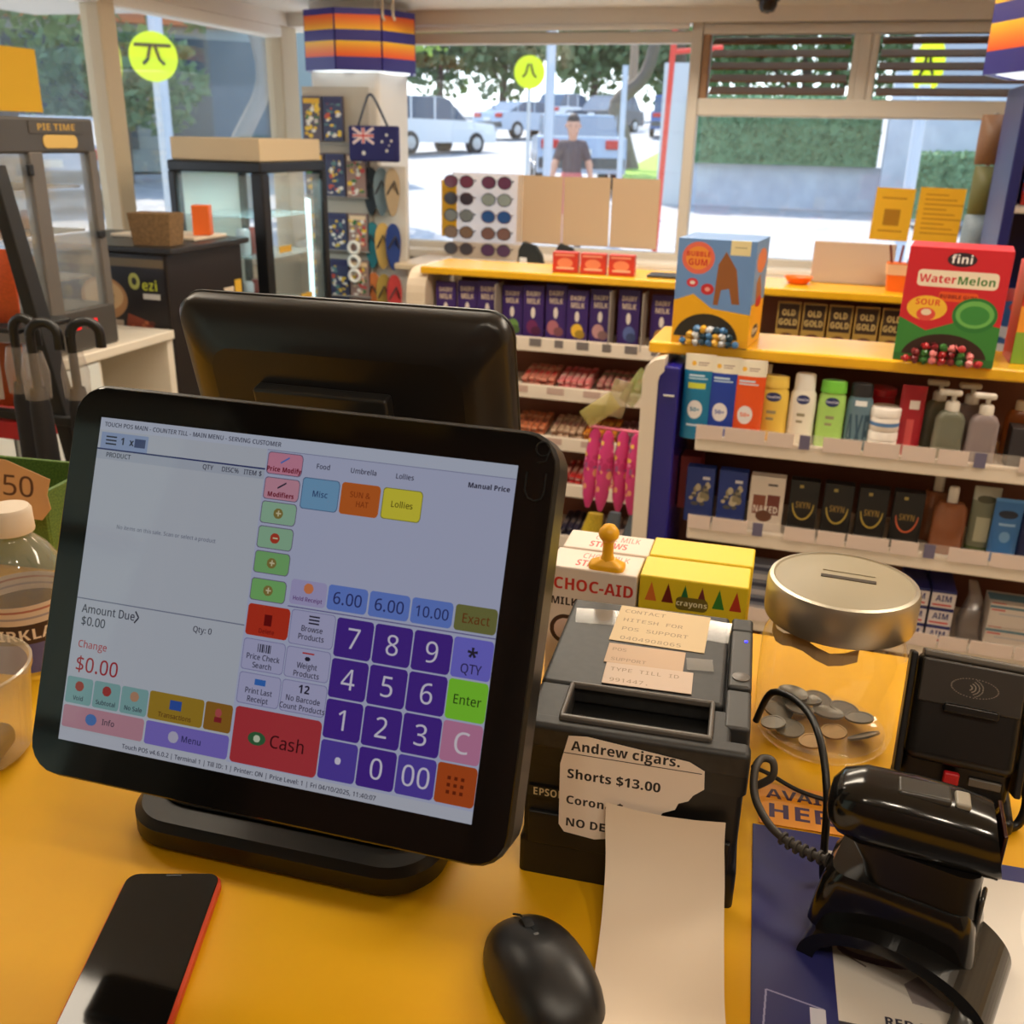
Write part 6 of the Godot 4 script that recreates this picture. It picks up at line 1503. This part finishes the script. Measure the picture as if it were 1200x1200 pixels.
	part("foot", MB.new().lathe(V(0, 0, 0), [Vector2(0, 0), Vector2(.12, 0), Vector2(.12, .012), Vector2(0, .02)], 24), M("wire_steel"), hs)
	part("tray", rb(V(-.03, 1.04, .05), V(.26, .012, .2), .004), M("stand_shelf"), hs)

func _lines(w, h, c, l, n):
	var p = Pn.new(w, h, c)
	for i in n: p.rect(w * .14, h * (.12 + .8 * i / n), w * (.5 + .2 * ((i * 7) % 3)), 5, l)
	return p

func _loop(c, rx, ry):
	var o = []
	for j in 21: o.append(c + V(cos(TAU * j / 20) * rx, sin(TAU * j / 20) * ry, 0))
	return o

func _sole():
	var r = []
	for z in [0.0, .012]:
		var o = PackedVector3Array()
		for j in 24:
			var a = TAU * j / 24
			o.append(V(cos(a) * (.036 + .008 * sin(a)), sin(a) * .105, z))
		r.append(o)
	return r

func _pillow(w, h, d):
	var r = []
	for i in 9:
		var f = i / 8.0
		var k = pow(sin(PI * clampf(f, .02, .98)), .5)
		var o = PackedVector3Array()
		for j in 20:
			var a = TAU * j / 20 + PI
			o.append(V(sin(a) * w / 2 * (.94 + .06 * k), h * (.5 - f), cos(a) * d / 2 * k * (1.0 - .5 * pow(absf(sin(a)), 3))))
		r.append(o)
	return MB.new().loft(r)

# ---------------------------------------------------------------- food warmer, coffee machine, glass fridge along the side window
func cold_corner():
	var wc = M("cabinet_white", C3(232, 222, 204), .45)
	var cb = thing("white_cabinet", "open white cabinet under the food warmer", "cabinet", V(-2.3, 0, -2.15))
	part("top", rb(V(0, .93, 0), V(.62, .03, 1.1), .005), wc, cb)
	part("side", rb(V(0, .46, -.535), V(.6, .91, .03), .004), wc, cb)
	part("side", rb(V(0, .46, .535), V(.6, .91, .03), .004), wc, cb)
	part("divider", rb(V(.0, .46, -.2), V(.58, .9, .03), .004), wc, cb)
	part("back", bx(V(-.28, .46, 0), V(.02, .9, 1.04)), M("cabinet_grey", C3(150, 154, 150), .6), cb)
	part("shelf", rb(V(0, .5, 0), V(.56, .02, 1.04), .003), wc, cb)
	part("door", rb(V(.295, .46, -.02), V(.02, .9, .34), .004), M("cabinet_door", C3(226, 230, 226), .4), cb)
	part("door", rb(V(.295, .46, .34), V(.02, .9, .34), .004), M("cabinet_door"), cb)
	# food warmer
	var gm = M("warmer_grey", C3(104, 98, 92), .4); var dk = M("warmer_dark", C3(74, 70, 66), .4)
	var w = thing("food_warmer", "grey metal food warmer with glass doors on the white cabinet", "food warmer", V(-2.3, .946, -2.0))
	part("base", rb(V(0, .06, 0), V(.56, .12, .94), .008), dk, w)
	part("top", rb(V(0, .585, 0), V(.56, .09, .94), .008), dk, w)
	for z in [-.455, -.235, .2, .455]: part("post", rb(V(.262, .33, z), V(.036, .43, .03 if absf(z) > .4 else .05), .004), gm, w)
	for z in [-.455, .455]: part("post", rb(V(-.262, .33, z), V(.036, .43, .03), .004), gm, w)
	for q in [[-.345, .19], [-.02, .38], [.33, .22]]: part("door_pane", bx(V(.268, .33, q[0]), V(.004, .42, q[1])), glass("warmer_glass", C3(230, 240, 240), .08, .04), w)
	part("end_pane", bx(V(0, .33, -.458), V(.5, .42, .004)), glass("warmer_glass", Color.WHITE, .08), w)
	for y in [.2, .33, .45]: part("wire_shelf", bx(V(0, y, 0), V(.48, .006, .86)), M("wire_steel"), w)
	part("hinge", rb(V(.285, .5, -.2), V(.012, .03, .02), .004), M("handle_black", C3(24, 24, 24), .4), w)
	part("door_latch", rb(V(.285, .32, -.44), V(.012, .02, .03), .004), M("handle_black"), w)
	var bp = Pn.new(256, 64, C3(74, 70, 66)); bp.text("PIE TIME", 128, 32, 44, C3(190, 150, 60))
	var bd = MB.new(); bd.xf = Transform3D(Basis(V(0, 1, 0), PI / 2), V(.2815, .606, -.32))
	part("brand_plate", bd.box(V(0, 0, 0), V(.2, .032, .002), FULL), MT("warmer_brand", bp.tex(), .5), w)
	bd = MB.new(); bd.xf = Transform3D(Basis(V(0, 1, 0), PI / 2), V(.2815, .57, -.33))
	part("price_sticker", bd.slab(.13, .034, .003, .015, .001), M("sticker_gold", C3(214, 176, 96), .5), w)
	var led = M("red_led", C3(220, 30, 40), .3); led.emission_enabled = true; led.emission = Color(1, .06, .1); led.emission_energy_multiplier = .8
	for z in [-.29, -.36]: part("indicator_display", rb(V(.282, .075, z), V(.004, .022, .04), .001), led, w)
	for i in 5:
		solo("meat_pie", MB.new().lathe(V(0, 0, 0), [Vector2(0, 0), Vector2(.04, 0), Vector2(.052, .03), Vector2(.05, .036), Vector2(.03, .046), Vector2(0, .05)], 20), M("pastry", C3(186, 124, 66), .7), ["golden pie on the warmer's lowest shelf at its glass end", "golden pie on the warmer's lowest shelf, second from its glass end", "golden pie on the warmer's lowest shelf, third from its glass end", "golden pie on the warmer's middle shelf at its glass end", "golden pie on the warmer's middle shelf, second from its glass end"][i], "pie", V(-2.2, .946 + (.204 if i < 3 else .334), -2.36 + (i % 3) * .14), 0, "pies in the warmer")
	# coffee machine stand
	var cp = Pn.new(512, 240, C3(34, 28, 28))
	cp.rect(0, 12, 512, 24, C3(110, 92, 62)).ell(290, 130, 84, 62, C3(176, 128, 84)).ell(290, 122, 70, 44, C3(206, 170, 124)).ell(298, 122, 30, 16, C3(160, 110, 66)).rect(240, 192, 110, 24, C3(190, 170, 150))
	cp.ell(404, 76, 20, 24, C3(176, 176, 90)).ell(404, 76, 9, 11, C3(40, 36, 30)).text("ezi", 456, 86, 42, C3(190, 196, 50)).rect(430, 110, 60, 16, C3(200, 196, 190))
	cp.poly([Vector2(370, 170), Vector2(440, 190), Vector2(500, 240), Vector2(350, 240)], C3(140, 66, 44)).blotch(9, 10, [C3(190, 110, 70), C3(90, 40, 30)], 6, 12, Rect2(.74, .8, .16, .16))
	var cs = thing("coffee_stand", "black coffee stand printed with a coffee cup beside the food warmer", "coffee stand", V(-2.3, 0, -2.94))
	part("body", rb(V(0, .59, 0), V(.58, 1.18, .44), .008, 2, {}), M("coffee_black", C3(34, 28, 28), .35), cs)
	part("print_panel", bx(V(0, 1.04, .2212), V(.56, .27, .002), FULL), MT("coffee_print", cp.tex(), .35), cs, "coffee cup print")
	part("tray", rb(V(.02, 1.19, 0), V(.6, .02, .46), .005), M("tray_black", C3(40, 36, 34), .4), cs)
	part("white_plate", rb(V(.08, 1.206, -.1), V(.34, .012, .2), .004), M("plate_cream", C3(226, 208, 184), .5), cs)
	part("sticker", bx(V(.2912, 1.0, -.12), V(.002, .07, .06)), M("sticker_cream", C3(226, 206, 180), .5), cs)
	part("sticker", bx(V(.2912, 1.0, -.18), V(.002, .11, .04)), M("sticker_yellow", C3(226, 176, 50), .5), cs)
	part("sticker", bx(V(.2912, .85, -.12), V(.002, .09, .14)), M("sticker_brown", C3(150, 80, 60), .5), cs)
	solo("cardboard_box", MB.new().loft([_ring(V(0, 0, 0), .13, .09, .004), _ring(V(0, .1, 0), .15, .1, .004)]), grain(M("box_brown", Color.WHITE, .8), 131, .05, C3(110, 84, 52), C3(150, 116, 76), 5.0, false), "open brown cardboard box on the coffee stand", "box", V(-2.09, 1.201, -2.8), 8)
	solo("orange_carton", rb(V(0, .05, 0), V(.06, .1, .05), .004), M("carton_orange", C3(240, 110, 40), .5), "small bright orange carton on the coffee stand", "carton", V(-2.08, 1.213, -3.04), 20)
	solo("cup_lids", MB.new().lathe(V(0, 0, 0), [Vector2(0, 0), Vector2(.045, 0), Vector2(.045, .02), Vector2(.04, .045), Vector2(0, .05)], 20), M("lid_cream", C3(236, 226, 206), .5), "cream dome-shaped stack of lids beside the orange carton", "lids", V(-2.16, 1.213, -2.96))
	# glass fridge
	var fr = thing("glass_fridge", "black-framed glass display fridge standing before the side window", "fridge", V(-2.2, 0, -3.56))
	var bk = M("fridge_black", C3(22, 22, 24), .35)
	part("base", rb(V(0, .35, 0), V(.4, .7, .5), .01), bk, fr)
	part("top", rb(V(0, 1.43, 0), V(.4, .04, .5), .008), bk, fr)
	for x in [-.185, .18]:
		for z in [-.232, .225]: part("post", rb(V(x, 1.05, z), V(.03 if x < 0 else .05, .72, .036 if z < 0 else .05), .005), bk, fr)
	part("front_pane", bx(V(.19, 1.05, 0), V(.004, .7, .42)), glass("fridge_glass", C3(220, 240, 240), .08, .03), fr)
	part("end_pane", bx(V(0, 1.05, .235), V(.33, .7, .004)), glass("fridge_glass", Color.WHITE, .08), fr)
	part("rear_panel", bx(V(-.19, 1.05, 0), V(.004, .7, .42)), M("fridge_lining", C3(206, 204, 190), .5), fr)
	for y in [.9, 1.1, 1.25]: part("shelf", bx(V(0, y, 0), V(.34, .006, .42)), glass("shelf_glass", C3(200, 226, 226), .25, .05), fr)
	var tb = M("fridge_tube_light", C3(240, 255, 255), .4); tb.emission_enabled = true; tb.emission = Color(.82, .98, 1.0); tb.emission_energy_multiplier = 1.5
	for z in [-.2, .19]: part("light_tube", MB.new().tube([V(.14, .72, z), V(.14, 1.3, z)], .011, 8), tb, fr)
	area("fridge_glow", V(-2.1, 1.38, -3.56), Vector2(.1, .36), .25, Color(.82, .98, 1.0))
	var gt = M("tag_gold", C3(220, 170, 60), .5)
	for s in [[1.1, .1], [.9, -.05]]:
		var q = MB.new(); q.xf = Transform3D(Basis(V(0, 1, 0), PI / 2), V(.195, s[0] + .03, s[1]))
		part("price_sticker", q.box(V(0, 0, 0), V(.09, .024, .003)), gt, fr)
	for i in 6: solo("drink_can", MB.new().lathe(V(0, 0, 0), [Vector2(0, 0), Vector2(.024, 0), Vector2(.027, .006), Vector2(.027, .09), Vector2(.022, .1), Vector2(0, .1)], 18), M("can%d" % (i % 3), [C3(190, 196, 200), C3(160, 60, 50), C3(90, 130, 140)][i % 3], .3, .4), ["silver can on the fridge's top shelf at its glass end", "red can on the fridge's top shelf", "teal can on the fridge's top shelf", "silver can on the fridge's middle shelf at its glass end", "red can on the fridge's middle shelf", "teal can on the fridge's middle shelf"][i], "can", V(-2.15, [1.104, .904][i / 3], -3.4 - (i % 3) * .08), 0, "cans in the glass fridge")
	solo("cardboard_sleeve", rb(V(0, .04, 0), V(.38, .08, .46), .004), M("sleeve_tan", C3(208, 186, 150), .7), "flat tan cardboard carton lying on the glass fridge", "carton", V(-2.2, 1.4505, -3.56))
	# umbrellas on a stand
	var st = thing("umbrella_stand", "black leaning display stand at the end of the counter aisle", "display stand", V(-1.5, 0, -1.62))
	var lean = MB.new().loft([_ring(V(.185, 0, 0), .05, .05, .004), _ring(V(-.07, 1.48, 0), .03, .035, .004)])
	part("upright", lean, M("stand_black", C3(18, 18, 19), .5), st)
	part("bracket", rb(V(-.07, .98, .02), V(.3, .02, .02), .004), M("stand_black"), st)
	part("foot", rb(V(.05, .015, 0), V(.5, .03, .36), .008), M("stand_black"), st)
	part("shelf", rb(V(-.15, .945, -.05), V(.2, .04, .16), .004), M("tab_red"), st, "red shelf edge")
	part("shelf", rb(V(-.15, 1.16, -.05), V(.2, .012, .16), .004), M("stand_black"), st)
	for i in 3:
		var u = thing("umbrella", ["black folding umbrella with a hooked handle beside the leaning stand", "black folding umbrella with a hooked handle between two others", "black folding umbrella with a hooked handle beside the till"][i], "umbrella", V(-1.47 + i * .066, .785, -1.5 + .03 * (i % 2)), 20 * i, "hooked umbrellas")
		part("canopy", MB.new().lathe(V(0, 0, 0), [Vector2(.006, 0), Vector2(.018, .02), Vector2(.022, .12), Vector2(.02, .26), Vector2(.014, .3)], 14), M("umbrella_black", C3(32, 30, 34), .7), u)
		part("shaft", MB.new().tube([V(0, .29, 0), V(0, .4, 0)], .009, 8), M("shaft_black", C3(14, 14, 15), .4), u)
		part("hook_handle", MB.new().tube(arc(V(.026, .4, 0), .026, PI, 0, 10, V(1, 0, 0), V(0, 1, 0)) + [V(.052, .375, 0)], .0095, 8), M("shaft_black"), u)
		part("plastic_sleeve", MB.new().lathe(V(0, 0, 0), [Vector2(.024, .28), Vector2(.026, .33), Vector2(.018, .37)], 14), glass("sleeve_film", C3(200, 190, 184), .22, .15), u)
	for i in 4:
		var oc = [C3(226, 96, 50), C3(206, 190, 180), C3(214, 110, 56), C3(150, 156, 190)][i]
		solo("crisp_packet", _pillow([.17, .08, .1, .07][i], [.15, .13, .14, .12][i], .045), grain(M("crisp%d" % i, Color.WHITE, .35), 140 + i, .08, oc.darkened(.15), oc, 6.0, false), ["large orange crisp packet on the leaning stand", "pale crisp packet below the large orange one", "orange-brown crisp packet above the red shelf edge", "lilac crisp packet beside the orange-brown one"][i], "packet", V([-1.66, -1.645, -1.66, -1.57][i], [1.243, 1.08, 1.045, 1.06][i], [-1.62, -1.58, -1.67, -1.66][i]), 12)
